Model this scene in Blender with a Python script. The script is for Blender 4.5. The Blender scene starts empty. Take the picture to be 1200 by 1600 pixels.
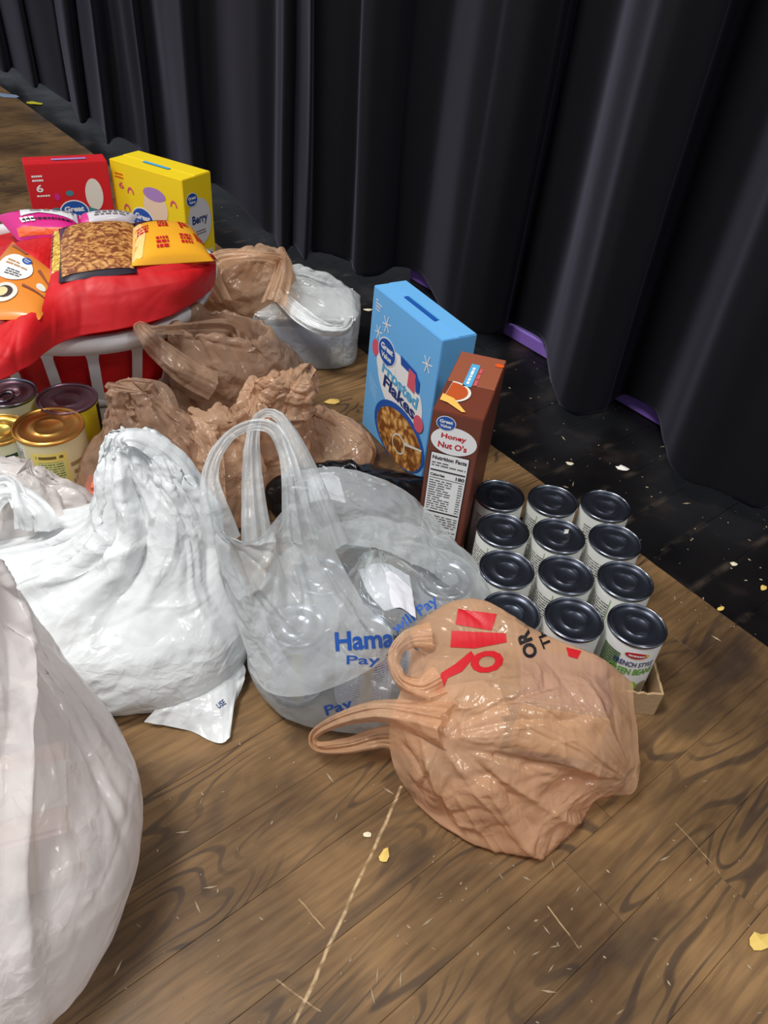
import bpy, bmesh, math, random
import numpy as np
from mathutils import Vector, Matrix
from mathutils.bvhtree import BVHTree

# ------------------------------------------------------------------ camera, world, lights, exposure
scn = bpy.context.scene
COL = scn.collection
FPX, PITCH, ROLL, CAMH = 1195.0, 0.6891, 0.0977, 0.79
CF = np.array([0, math.cos(PITCH), -math.sin(PITCH)])
_U0 = np.array([0, math.sin(PITCH), math.cos(PITCH)]); _R0 = np.array([1.0, 0, 0])
CR = math.cos(ROLL)*_R0 + math.sin(ROLL)*_U0
CU = -math.sin(ROLL)*_R0 + math.cos(ROLL)*_U0
CAMP = np.array([0, 0, CAMH])
cam = bpy.data.cameras.new('camera'); camo = bpy.data.objects.new('camera', cam); COL.objects.link(camo)
M = Matrix.Identity(4)
for i in range(3):
    M[i][0] = CR[i]; M[i][1] = CU[i]; M[i][2] = -CF[i]; M[i][3] = CAMP[i]
camo.matrix_world = M
cam.sensor_fit = 'HORIZONTAL'; cam.sensor_width = 36; cam.lens = 36*FPX/1200; cam.clip_start = .01
scn.camera = camo

w = bpy.data.worlds.new('world'); scn.world = w; w.use_nodes = True
w.node_tree.nodes['Background'].inputs[0].default_value = (.80, .88, 1, 1)
w.node_tree.nodes['Background'].inputs[1].default_value = .40

def area(name, loc, target, size, power, color=(1, 1, 1)):
    l = bpy.data.lights.new(name, 'AREA'); l.shape = 'RECTANGLE'; l.size, l.size_y = size; l.energy = power; l.color = color
    o = bpy.data.objects.new(name, l); COL.objects.link(o); o.location = loc
    o.rotation_euler = (Vector(target)-Vector(loc)).to_track_quat('-Z', 'Y').to_euler()
    return o
area('stage_light', (-1.0, .1, 2.9), (0, .9, 0), (.9, .6), 74, (1, .98, .95))
area('stage_light', (-2.6, 1.4, 2.6), (-.2, 1.4, 0), (.4, .4), 22, (1, .98, .95))
area('stage_light', (1.4, -.6, 2.8), (.1, 1.2, 0), (.4, .4), 26, (1, .97, .93))
scn.view_settings.view_transform = 'Standard'; scn.view_settings.look = 'None'
scn.view_settings.gamma = 1; scn.view_settings.use_curve_mapping = False
scn.view_settings.exposure = 0.0

# ------------------------------------------------------------------ helpers
def ray(x, y):
    return CF + (x-600)/FPX*CR - (y-800)/FPX*CU
def G(x, y, z=0.):                      # point of the plane of height z seen at photo pixel x, y
    d = ray(x, y); return CAMP + d*(z-CAMH)/d[2]
def S(r, g, b):                         # sRGB 0-255 -> linear
    f = lambda c: ((c/255+.055)/1.055)**2.4 if c > 10 else c/255/12.92
    return (f(r), f(g), f(b), 1)

def mk(name, verts, faces, mat, parent=None, smooth=False, org=None):
    me = bpy.data.meshes.new(name)
    V = np.asarray(verts, float)
    if org is not None: V = V - np.asarray(org)
    me.from_pydata(V.tolist(), [], faces); me.materials.append(mat)
    if smooth: me.polygons.foreach_set('use_smooth', [True]*len(me.polygons))
    me.update()
    o = bpy.data.objects.new(name, me); COL.objects.link(o)
    if parent is not None: o.parent = parent
    elif org is not None: o.location = org
    return o
def thing(name, label, cat, loc=(0, 0, 0), rz=0, group=None, rot=None):
    o = bpy.data.objects.new(name, None); COL.objects.link(o); o.empty_display_size = .02
    o.location = loc; o.rotation_euler = rot or (0, 0, rz)
    return tag(o, label, cat, group)
def tag(o, label, cat, group=None):
    o['label'] = label; o['category'] = cat
    if group: o['group'] = group
    return o
def copy_tree(root, label, loc=None, rz=None):
    r = root.copy(); COL.objects.link(r); r['label'] = label
    if loc is not None: r.location = loc
    if rz is not None: r.rotation_euler = (0, 0, rz)
    for ch in list(root.children):
        c = ch.copy(); COL.objects.link(c); c.parent = r
        for g in list(ch.children):
            d = g.copy(); COL.objects.link(d); d.parent = c
    return r
def bm_obj(name, bm, mat, parent=None, smooth=False):
    me = bpy.data.meshes.new(name); bm.to_mesh(me); bm.free(); me.materials.append(mat)
    if smooth: me.polygons.foreach_set('use_smooth', [True]*len(me.polygons))
    o = bpy.data.objects.new(name, me); COL.objects.link(o)
    if parent is not None: o.parent = parent
    return o
def box_bm(sx, sy, sz, bev=.001, z0=0., seg=1):
    bm = bmesh.new(); bmesh.ops.create_cube(bm, size=1)
    bmesh.ops.scale(bm, vec=(sx, sy, sz), verts=bm.verts)
    bmesh.ops.translate(bm, vec=(0, 0, z0+sz/2), verts=bm.verts)
    if bev: bmesh.ops.bevel(bm, geom=bm.edges[:], offset=bev, segments=seg, affect='EDGES')
    return bm
def lathe(name, prof, mat, parent=None, n=40, smooth=True, cap0=False, cap1=False):
    V = []; Fc = []
    for r, z in prof:
        for k in range(n):
            a = 2*math.pi*k/n; V.append((r*math.cos(a), r*math.sin(a), z))
    for i in range(len(prof)-1):
        for k in range(n):
            k2 = (k+1) % n; Fc.append((i*n+k, i*n+k2, (i+1)*n+k2, (i+1)*n+k))
    if cap0: Fc.append(tuple(range(n))[::-1])
    if cap1: Fc.append(tuple(range((len(prof)-1)*n, len(prof)*n)))
    return mk(name, V, Fc, mat, parent, smooth)

# ------------------------------------------------------------------ materials
def mat_new(name):
    m = bpy.data.materials.new(name); m.use_nodes = True
    nt = m.node_tree; return m, nt, nt.nodes['Principled BSDF'], nt.nodes['Material Output']
def N(nt, t, **kw):
    n = nt.nodes.new(t)
    for k, v in kw.items():
        if k.startswith('i_'):
            n.inputs[k[2:].replace('_', ' ')].default_value = v
        else: setattr(n, k, v)
    return n
def plain(name, col, rough=.5, metal=0., bump=0., bscale=60, spec=.5, var=0.):
    m, nt, p, out = mat_new(name)
    p.inputs['Base Color'].default_value = col; p.inputs['Roughness'].default_value = rough
    p.inputs['Metallic'].default_value = metal; p.inputs['Specular IOR Level'].default_value = spec
    if bump or var:
        tc = N(nt, 'ShaderNodeTexCoord'); no = N(nt, 'ShaderNodeTexNoise'); no.inputs['Scale'].default_value = bscale
        nt.links.new(tc.outputs['Object'], no.inputs['Vector'])
        if bump:
            b = N(nt, 'ShaderNodeBump'); b.inputs['Strength'].default_value = bump; b.inputs['Distance'].default_value = .002
            nt.links.new(no.outputs['Fac'], b.inputs['Height']); nt.links.new(b.outputs[0], p.inputs['Normal'])
        if var:
            mx = N(nt, 'ShaderNodeMix', data_type='RGBA', blend_type='MULTIPLY'); mx.inputs['Factor'].default_value = var
            mx.inputs[6].default_value = col; nt.links.new(no.outputs['Color'], mx.inputs[7]); nt.links.new(mx.outputs[2], p.inputs['Base Color'])
    return m
def ramp(nt, stops, interp='LINEAR'):
    r = N(nt, 'ShaderNodeValToRGB'); cr = r.color_ramp; cr.interpolation = interp
    while len(cr.elements) > 1: cr.elements.remove(cr.elements[0])
    cr.elements[0].position = stops[0][0]; cr.elements[0].color = stops[0][1]
    for p, c in stops[1:]:
        e = cr.elements.new(p); e.color = c
    return r
def film(name, col, alpha, rough=.3, transl=.4, bump=.5, bscale=38, edge=.5):
    """thin plastic film: diffuse + translucent + gloss, partly see-through"""
    m, nt, p, out = mat_new(name); L = nt.links.new
    p.inputs['Base Color'].default_value = col; p.inputs['Roughness'].default_value = rough
    p.inputs['Specular IOR Level'].default_value = .6
    tc = N(nt, 'ShaderNodeTexCoord')
    wn = N(nt, 'ShaderNodeTexNoise'); wn.inputs['Scale'].default_value = 9; L(tc.outputs['Object'], wn.inputs['Vector'])
    wv = N(nt, 'ShaderNodeVectorMath', operation='MULTIPLY_ADD'); wv.inputs[1].default_value = (.06, .06, .06); L(wn.outputs['Color'], wv.inputs[0]); L(tc.outputs['Object'], wv.inputs[2])
    hs = []
    for sc, amp_, rt_ in ((bscale*.8, 1., (.3, .5, .2)), (bscale*2.2, .34, (1.1, .2, .7))):
        mp = N(nt, 'ShaderNodeMapping'); mp.inputs['Rotation'].default_value = rt_; L(wv.outputs[0], mp.inputs[0])
        vo = N(nt, 'ShaderNodeTexVoronoi'); vo.distance = 'CHEBYCHEV'; vo.inputs['Scale'].default_value = sc; L(mp.outputs[0], vo.inputs['Vector'])
        mu = N(nt, 'ShaderNodeMath', operation='MULTIPLY'); mu.inputs[1].default_value = amp_; L(vo.outputs['Distance'], mu.inputs[0]); hs.append(mu.outputs[0])
    ad = N(nt, 'ShaderNodeMath', operation='ADD'); L(hs[0], ad.inputs[0]); L(hs[1], ad.inputs[1])
    mk_ = N(nt, 'ShaderNodeTexNoise'); mk_.inputs['Scale'].default_value = 13; L(tc.outputs['Object'], mk_.inputs['Vector'])
    mr = N(nt, 'ShaderNodeMapRange'); mr.inputs[1].default_value = .40; mr.inputs[2].default_value = .60; mr.inputs[3].default_value = .12; L(mk_.outputs['Fac'], mr.inputs[0])
    hm = N(nt, 'ShaderNodeMath', operation='MULTIPLY'); L(ad.outputs[0], hm.inputs[0]); L(mr.outputs[0], hm.inputs[1])
    b = N(nt, 'ShaderNodeBump'); b.inputs['Strength'].default_value = bump; b.inputs['Distance'].default_value = .013
    L(hm.outputs[0], b.inputs['Height']); L(b.outputs[0], p.inputs['Normal'])
    tr = N(nt, 'ShaderNodeBsdfTranslucent'); tr.inputs[0].default_value = col; L(b.outputs[0], tr.inputs['Normal'])
    m1 = N(nt, 'ShaderNodeMixShader'); m1.inputs[0].default_value = transl; L(p.outputs[0], m1.inputs[1]); L(tr.outputs[0], m1.inputs[2])
    tp = N(nt, 'ShaderNodeBsdfTransparent'); tp.inputs[0].default_value = tuple(min(1, c*.6+.4) for c in col[:3])+(1,)
    lw = N(nt, 'ShaderNodeLayerWeight'); lw.inputs['Blend'].default_value = .35; L(b.outputs[0], lw.inputs['Normal'])
    ma = N(nt, 'ShaderNodeMath', operation='MULTIPLY_ADD'); ma.inputs[1].default_value = edge; ma.inputs[2].default_value = alpha; ma.use_clamp = True
    L(lw.outputs['Facing'], ma.inputs[0])
    m2 = N(nt, 'ShaderNodeMixShader'); L(ma.outputs[0], m2.inputs[0]); L(tp.outputs[0], m2.inputs[1]); L(m1.outputs[0], m2.inputs[2])
    L(m2.outputs[0], out.inputs['Surface'])
    return m

M_WHITEBAG = film('white_film', S(240, 243, 243), .96, .22, .2, .5, 28, .1)
M_PINKWHITE = film('white_film_warm', S(244, 238, 235), .66, .22, .22, .5, 28, .2)
M_CLEAR = film('clear_film', S(230, 234, 234), .24, .14, .25, .6, 26, .6)
M_FROST = film('frosted_film', S(232, 236, 236), .50, .18, .3, .5, 28, .5)
M_TAN = film('tan_film', S(236, 190, 150), .56, .17, .25, .7, 26, .18)
M_BROWN = film('brown_film', S(206, 172, 144), .42, .18, .25, .8, 28, .25)
M_BROWN2 = film('brown_film_light', S(228, 190, 156), .50, .18, .25, .8, 28, .25)
M_BLACKBAG = plain('black_film', S(14, 14, 16), .25, bump=.5, bscale=30)
M_REDBAG = film('red_film', S(222, 30, 36), .98, .5, .2, .15, 22, .1)
M_WHITEPL = plain('white_plastic', S(226, 224, 224), .38)
M_SILVER = plain('tin_metal', S(150, 155, 165), .24, 1.)
M_LID = plain('lid_dark_reflection', S(62, 66, 76), .3, .75, spec=.5)  # tin lid; the black curtain's reflection is put into its dark colour
M_GOLD = plain('gold_metal', S(226, 172, 92), .3, .9)
M_MAUVE = plain('mauve_metal', S(134, 104, 116), .32, .8)
M_CARD = plain('corrugated_card', S(176, 146, 108), .8, bump=.2, bscale=200)
M_CARDEDGE = plain('card_edge', S(196, 170, 132), .9)
def flat(name, r, g, b, rough=.45): return plain(name, S(r, g, b), rough)
M_WHITE = flat('white_print', 236, 234, 232); M_OFFW = flat('off_white_print', 222, 218, 206)
M_BLUEP = flat('blue_print', 30, 84, 168); M_NAVY = flat('navy_print', 32, 52, 112)
M_REDP = flat('red_print', 196, 30, 38); M_BLACKP = flat('black_print', 30, 26, 28)
M_GREENP = flat('green_print', 104, 168, 60); M_GREYP = flat('grey_print', 96, 92, 94)
M_PINKP = flat('pink_print', 214, 90, 110); M_CYANP = flat('cyan_print', 84, 170, 214)
M_ORANGEP = flat('orange_print', 226, 88, 30); M_MAGP = flat('magenta_print', 206, 40, 128)
M_LILAC = flat('lilac_print', 168, 130, 190); M_TEALP = flat('teal_print', 70, 130, 140)

def label_mat(name, base, bands):
    """printed label: tiny text lines as rows of dashes; bands = (angle0, angle1, z0, z1, line pitch, ink)"""
    m, nt, p, out = mat_new(name); L = nt.links.new
    p.inputs['Roughness'].default_value = .4
    tc = N(nt, 'ShaderNodeTexCoord'); sx = N(nt, 'ShaderNodeSeparateXYZ'); L(tc.outputs['Object'], sx.inputs[0])
    at = N(nt, 'ShaderNodeMath', operation='ARCTAN2'); L(sx.outputs['Y'], at.inputs[0]); L(sx.outputs['X'], at.inputs[1])
    cur = None; prev = base
    def rng(sock, a, b):
        g = N(nt, 'ShaderNodeMath', operation='GREATER_THAN'); g.inputs[1].default_value = a; L(sock, g.inputs[0])
        l = N(nt, 'ShaderNodeMath', operation='LESS_THAN'); l.inputs[1].default_value = b; L(sock, l.inputs[0])
        mm = N(nt, 'ShaderNodeMath', operation='MULTIPLY'); L(g.outputs[0], mm.inputs[0]); L(l.outputs[0], mm.inputs[1]); return mm.outputs[0]
    for (a0, a1, z0, z1, pitch, ink) in bands:
        f = N(nt, 'ShaderNodeMath', operation='MULTIPLY'); L(rng(at.outputs[0], a0, a1), f.inputs[0]); L(rng(sx.outputs['Z'], z0, z1), f.inputs[1])
        fac = f.outputs[0]
        if pitch:
            cv = N(nt, 'ShaderNodeCombineXYZ'); 
            s1 = N(nt, 'ShaderNodeMath', operation='MULTIPLY'); s1.inputs[1].default_value = .037/pitch*.9; L(at.outputs[0], s1.inputs[0])
            s2 = N(nt, 'ShaderNodeMath', operation='MULTIPLY'); s2.inputs[1].default_value = 1/pitch; L(sx.outputs['Z'], s2.inputs[0])
            fr = N(nt, 'ShaderNodeMath', operation='FRACT'); L(s2.outputs[0], fr.inputs[0])
            fl = N(nt, 'ShaderNodeMath', operation='FLOOR'); L(s2.outputs[0], fl.inputs[0])
            L(s1.outputs[0], cv.inputs[0]); L(fl.outputs[0], cv.inputs[1])
            no = N(nt, 'ShaderNodeTexNoise'); no.inputs['Scale'].default_value = 3.1; L(cv.outputs[0], no.inputs['Vector'])
            g1 = N(nt, 'ShaderNodeMath', operation='GREATER_THAN'); g1.inputs[1].default_value = .45; L(no.outputs['Fac'], g1.inputs[0])
            l1 = N(nt, 'ShaderNodeMath', operation='LESS_THAN'); l1.inputs[1].default_value = .5; L(fr.outputs[0], l1.inputs[0])
            q = N(nt, 'ShaderNodeMath', operation='MULTIPLY'); L(g1.outputs[0], q.inputs[0]); L(l1.outputs[0], q.inputs[1])
            q2 = N(nt, 'ShaderNodeMath', operation='MULTIPLY'); L(q.outputs[0], q2.inputs[0]); L(fac, q2.inputs[1]); fac = q2.outputs[0]
        mx = N(nt, 'ShaderNodeMix', data_type='RGBA'); L(fac, mx.inputs['Factor'])
        if cur is None: mx.inputs[6].default_value = base
        else: L(cur, mx.inputs[6])
        mx.inputs[7].default_value = ink; cur = mx.outputs[2]
    L(cur, p.inputs['Base Color'])
    return m

def food_mat(name, c1, c2, c3, scale=90):
    m, nt, p, out = mat_new(name); L = nt.links.new
    tc = N(nt, 'ShaderNodeTexCoord'); v = N(nt, 'ShaderNodeTexVoronoi'); v.inputs['Scale'].default_value = scale
    n = N(nt, 'ShaderNodeTexNoise'); n.inputs['Scale'].default_value = scale*.6
    mv = N(nt, 'ShaderNodeMix', data_type='RGBA'); mv.inputs['Factor'].default_value = .03
    L(tc.outputs['Object'], n.inputs['Vector']); L(tc.outputs['Object'], mv.inputs[6]); L(n.outputs['Color'], mv.inputs[7]); L(mv.outputs[2], v.inputs['Vector'])
    r = ramp(nt, [(0, c3), (.35, c2), (.7, c1)]); L(v.outputs['Distance'], r.inputs[0]); L(r.outputs[0], p.inputs['Base Color'])
    b = N(nt, 'ShaderNodeBump'); b.inputs['Strength'].default_value = .2; b.inputs['Distance'].default_value = .001; L(v.outputs['Distance'], b.inputs['Height']); L(b.outputs[0], p.inputs['Normal'])
    return m
M_FLAKES = food_mat('cereal_picture', S(120, 70, 28), S(206, 146, 74), S(240, 208, 150), 70)
M_NOODLE = food_mat('noodle_picture', S(120, 62, 30), S(196, 136, 74), S(226, 182, 116), 110)
M_PASTA = food_mat('elbow_pasta', S(180, 130, 40), S(232, 200, 90), S(246, 226, 150), 120)

# ------------------------------------------------------------------ sheets: Catmull-Rom control grids crumpled by a small cloth solver
def cr_axis(P, n, closed):
    """resample axis 0 of P to n samples with Catmull-Rom"""
    k = P.shape[0]
    if closed: t = np.arange(n)*k/n
    else: t = np.linspace(0, k-1, n)
    i = np.floor(t).astype(int)
    if not closed: i = np.minimum(i, k-2)
    f = (t-i).reshape((-1,)+(1,)*(P.ndim-1))
    def g(j):
        if closed: return P[j % k]
        lo = P[0]*2-P[1]; hi = P[-1]*2-P[-2]
        Q = np.concatenate([lo[None], P, hi[None]], 0); return Q[np.clip(j+1, 0, k+1)]
    a, b, c, d = g(i-1), g(i), g(i+1), g(i+2)
    return .5*((2*b)+(-a+c)*f+(2*a-5*b+4*c-d)*f*f+(-a+3*b-3*c+d)*f**3)
def resamp(P, nv, nu, cv, cu):
    P = cr_axis(np.asarray(P, float), nv, cv)
    return cr_axis(P.transpose(1, 0, 2), nu, cu).transpose(1, 0, 2)
def crumple(P, nv, nu, cv=False, cu=False, sh=1.05, sv=1.03, pull=(.03, .03, .02), seed=1, amp=.004, zmin=.001,
            iters=(50, 40, 30), pleat=.6, rowsh=None, smooth=3):
    rng = np.random.default_rng(seed); D = None
    P = np.asarray(P, float)
    for lev, (q, it, pl) in enumerate(zip((4, 2, 1), iters, pull)):
        a, b = max(6, nv//q), max(8, nu//q)
        T = resamp(P, a, b, cv, cu)
        X = T.copy() if D is None else T + resamp(D, a, b, cv, cu)
        colr = rng.normal(size=(1, b, 3)); iso = rng.normal(size=(a, b, 3))
        X += (colr*pleat + iso*(1-pleat))*amp/(2**lev)
        e = (.6, .85, 1.)[lev]
        hrow = np.full(a, 1+(sh-1)*e)
        if rowsh is not None:
            hrow = 1+(np.interp(np.linspace(0, 1, a), np.linspace(0, 1, len(rowsh)), rowsh)-1)*e
        vs = 1+(sv-1)*e
        idx = np.arange(a*b).reshape(a, b); cons = []
        def add(dv, du, fac, k):
            A = idx; B = np.roll(idx, (-dv, -du), (0, 1)); m = np.ones((a, b), bool)
            if not cv and dv: m[a-dv:] = False
            if not cu and du > 0: m[:, b-du:] = False
            if not cu and du < 0: m[:, :-du] = False
            ff = np.broadcast_to(fac[:, None] if isinstance(fac, np.ndarray) else fac, (a, b))[m]
            i, j = A[m], B[m]; Tf = T.reshape(-1, 3)
            cons.append((i, j, np.linalg.norm(Tf[i]-Tf[j], axis=1)*ff+1e-9, k))
        add(0, 1, hrow, 1.); add(1, 0, vs, 1.)
        dg = np.sqrt((hrow**2+vs**2)/2); add(1, 1, dg, .5); add(1, -1, dg, .5)
        add(0, 2, 1+(hrow-1)*.8, .25); add(2, 0, 1+(vs-1)*.8, .25)
        Xf = X.reshape(-1, 3); Tf = T.reshape(-1, 3)
        for _ in range(it):
            A = np.zeros_like(Xf)
            for i, j, r, k in cons:
                d = Xf[j]-Xf[i]; l = np.linalg.norm(d, axis=1)+1e-9
                c = d*((l-r)/l*.5*k)[:, None]; A[i] += c; A[j] -= c
            Xf = Xf + A*.42
            Xf += (Tf-Xf)*pl
            Xf[:, 2] = np.maximum(Xf[:, 2], zmin)
        X = Xf.reshape(a, b, 3); D = X-T
    for _ in range(smooth):
        Q = np.pad(D, ((1, 1), (0, 0), (0, 0)), 'edge'); D = (Q[:-2]+2*D+Q[2:])/4
        Q = np.pad(D, ((0, 0), (1, 1), (0, 0)), 'wrap' if cu else 'edge'); D = (Q[:, :-2]+2*D+Q[:, 2:])/4
    X = T+D; X[:, :, 2] = np.maximum(X[:, :, 2], zmin)
    return X
def blur2(H, cu, n):
    for _ in range(n):
        Q = np.pad(H, ((1, 1), (0, 0)), 'edge'); H = (Q[:-2]+2*H+Q[2:])/4
        Q = np.pad(H, ((0, 0), (1, 1)), 'wrap' if cu else 'edge'); H = (Q[:, :-2]+2*H+Q[:, 2:])/4
    return H
def folds(X, k=.32, n=26, seed=1, drift=.25, floor_amp=.0012):
    """long straight-sided folds that deepen where a bag is gathered to its neck"""
    r = np.random.default_rng(seed+77); a, b = X.shape[:2]
    per = np.linalg.norm(X-np.roll(X, -1, 1), axis=2).sum(1); imx = int(per.argmax()); g = np.clip(1-per/per.max(), 0, 1)**1.1; g[:imx] = 0
    A = k*per/(2*math.pi)*g+floor_amp; U = np.arange(b)/b; H = np.zeros((a, b))
    for w_, m in ((1., n), (.5, int(n*1.9))):
        kn = np.sort(r.uniform(0, 1, m)); hv = r.normal(size=m)*.6; dr = r.normal()*drift
        hv2 = hv*.5+r.normal(size=m)*.6
        for i in range(a):
            v = i/(a-1); q = (U+dr*v*v*.3+.02*np.sin(v*5+U*12)) % 1; h = hv*(1-v)+hv2*v
            H[i] += w_*np.interp(q, np.concatenate([[kn[-1]-1], kn, [kn[0]+1]]), np.concatenate([[h[-1]], h, [h[0]]]))
    H = blur2(H*A[:, None], True, 2)
    Y = X+normals(X, True)*H[:, :, None]; Y[:, :, 2] = np.maximum(Y[:, :, 2], .001); return Y
def normals(X, cu, cv=False):
    if cu: gu = np.roll(X, -1, 1)-np.roll(X, 1, 1)
    else: gu = np.gradient(X, axis=1)
    if cv: gv = np.roll(X, -1, 0)-np.roll(X, 1, 0)
    else: gv = np.gradient(X, axis=0)
    n = np.cross(gu, gv); return n/(np.linalg.norm(n, axis=2, keepdims=True)+1e-12)
def creases(X, cu=False, cv=False, n=60, seed=1, amp=(.002, .006), wid=(.004, .016), ln=(.04, .16), pts=(), share=.6, zmin=.001, sign=.65, vert=None):
    """sharp-ridged folds of stretched plastic film; pts = gather points in (u, v) the folds run to"""
    r = np.random.default_rng(seed+900); a, b = X.shape[:2]
    Lu = np.linalg.norm(np.diff(X, axis=1), axis=2).sum(1)[:, None]; Lv = np.linalg.norm(np.diff(X, axis=0), axis=2).sum(0).mean()
    U = np.broadcast_to(np.arange(b)/(b if cu else b-1), (a, b)); V = np.broadcast_to((np.arange(a)/(a-1))[:, None], (a, b))
    H = np.zeros((a, b)); Lm = Lu.mean()
    for k in range(n):
        A = r.uniform(*amp); W = r.uniform(*wid); l = r.uniform(*ln); u0, v0 = r.uniform(0, 1), r.uniform(0, 1)
        if len(pts) and r.random() < share:
            p = pts[r.integers(len(pts))]; d = np.array([(u0-p[0]), (v0-p[1])*1.0])
            if cu: d[0] = (d[0]+.5) % 1-.5
            q = r.uniform(.02, .25); u0, v0 = p[0]+d[0]*q, p[1]+d[1]*q; q2 = min(1., q+r.uniform(.3, .8)); u1, v1 = p[0]+d[0]*q2, p[1]+d[1]*q2
        else:
            an = r.uniform(0, math.pi) if vert is None else r.normal(math.pi/2, vert)
            u1, v1 = u0+l*math.cos(an)/Lm, v0+l*math.sin(an)/Lv
        du_ = U-u0
        if cu: du_ = (du_+.5) % 1-.5
        sx, sy = (u1-u0)*Lu, (v1-v0)*Lv; px_, py_ = du_*Lu, (V-v0)*Lv
        L2 = sx*sx+sy*sy+1e-12; t = np.clip((px_*sx+py_*sy)/L2, 0, 1)
        bend = r.normal()*.06*np.sin(t*math.pi)*np.sqrt(L2); side = (px_*sy-py_*sx)/np.sqrt(L2)-bend
        al = (px_-t*sx)*sx/np.sqrt(L2)+(py_-t*sy)*sy/np.sqrt(L2)
        dist = np.sqrt(side**2+al**2)
        w_ = W*(.45+.55*t) ; env = np.sin(np.clip(t, .02, .98)*math.pi)**.5
        asym = np.where(side > 0, 1., r.uniform(.35, 1.))
        H += A*(1 if r.random() < sign else -1)*env*np.exp(-dist/(w_*asym))
    H = blur2(H, cu, 1)
    Y = X + normals(X, cu, cv)*H[:, :, None]
    Y[:, :, 2] = np.maximum(Y[:, :, 2], zmin); return Y
def grid_obj(name, X, mat, parent=None, cv=False, cu=False, org=None, cap=False, thick=0):
    a, b = X.shape[:2]; F = []
    for i in range(a if cv else a-1):
        for j in range(b if cu else b-1):
            i2, j2 = (i+1) % a, (j+1) % b
            F.append((i*b+j, i*b+j2, i2*b+j2, i2*b+j))
    if cap: F.append(tuple((a-1)*b+j for j in range(b)))
    o = mk(name, X.reshape(-1, 3), F, mat, parent, True, org)
    if thick:
        s = o.modifiers.new('solid', 'SOLIDIFY'); s.thickness = thick; s.offset = 0
    return o
def ring(z, cx, cy, rx, ry, rot=0, ex=2., n=20, tx=0, ty=0):
    out = []
    for k in range(n):
        a = 2*math.pi*k/n; c, s = math.cos(a), math.sin(a)
        x = rx*math.copysign(abs(c)**(2/ex), c); y = ry*math.copysign(abs(s)**(2/ex), s)
        out.append((cx+x*math.cos(rot)-y*math.sin(rot), cy+x*math.sin(rot)+y*math.cos(rot), z+tx*x+ty*y))
    return out
def bag(name, rings, mat, parent, org, nu=160, nv=110, C=None, seed=1, sh=1.05, sv=1.04, maxg=1., cr=None, fk=.3, fn=26, **kw):
    """upright bag body; rows gathered more where the ring is narrower than the bag's own girth C"""
    R = [ring(*r) if not isinstance(r, dict) else ring(**r) for r in rings]
    P = np.array(R); per = np.linalg.norm(P-np.roll(P, -1, 1), axis=2).sum(1)
    rowsh = None; sh = 1+(sh-1)*.6; sv = 1+(sv-1)*.6
    X = crumple(P, nv, nu, cu=True, sh=sh, sv=sv, seed=seed, rowsh=rowsh, **kw)
    X = folds(X, k=fk, n=fn, seed=seed)
    c_ = dict(n=40, seed=seed, amp=(.002, .0065), wid=(.010, .030), ln=(.06, .2), pts=[((k+.5)/8, 1.) for k in range(8)], share=.5)
    c_.update(cr or {}); X = creases(X, cu=True, **c_)
    X = creases(X, cu=True, n=130, seed=seed+5, amp=(.0006, .0024), wid=(.003, .008), ln=(.02, .1), pts=c_['pts'], share=.4, sign=.75)
    return grid_obj(name, X, mat, parent, cu=True, org=org, cap=True)
def strap(name, path, wd, th, mat, parent, org, normal=(0, -.6, .8), nv=70, nu=34, seed=3, sh=1, amp=.002, pleats=5):
    """a gathered strip of film: sharp lengthwise pleats that drift along the path"""
    r = np.random.default_rng(seed+40); path = cr_axis(np.array(path, float), nv, False)
    W = np.interp(np.linspace(0, 1, nv), np.linspace(0, 1, len(wd)), wd) if isinstance(wd, (list, tuple)) else np.full(nv, wd)
    U = np.linspace(0, 1, nu); X = np.zeros((nv, nu, 3)); sets = []
    for m in (pleats, pleats*2+1):
        kn = np.linspace(0, 1, m+2)+r.normal(size=m+2)*.25/m; kn[0] = 0; kn[-1] = 1; sets.append((np.sort(kn), r.normal(size=(4, m+2))))
    sprev = None
    for i in range(nv):
        t = path[min(i+1, nv-1)]-path[max(i-1, 0)]; t /= np.linalg.norm(t)+1e-9
        n = np.array(normal, float); n = n-t*(n@t)
        n /= np.linalg.norm(n)+1e-9; s_ = np.cross(t, n)
        if sprev is not None and s_@sprev < 0: s_ = -s_
        sprev = s_; v = i/(nv-1)*3; j = min(int(v), 2); f = v-j; f = f*f*(3-2*f); h = 0
        for (kn, hv), a_ in zip(sets, (1., .45)): h = h + a_*np.interp(U, kn, hv[j]*(1-f)+hv[j+1]*f)
        arch = -(2*U-1)**2*W[i]*.35
        X[i] = path[i]+s_*((U-.5)*W[i])[:, None]+n*((h*th*.6+arch)[:, None])
    X[:, :, 2] = np.maximum(X[:, :, 2], .002)
    X = creases(X, n=14, seed=seed, amp=(.0006, .002), wid=(.0015, .004), ln=(.01, .05))
    return grid_obj(name, X, mat, parent, org=org)
def px_grid(rows): return np.array([[G(*p) for p in r] for r in rows])

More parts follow.
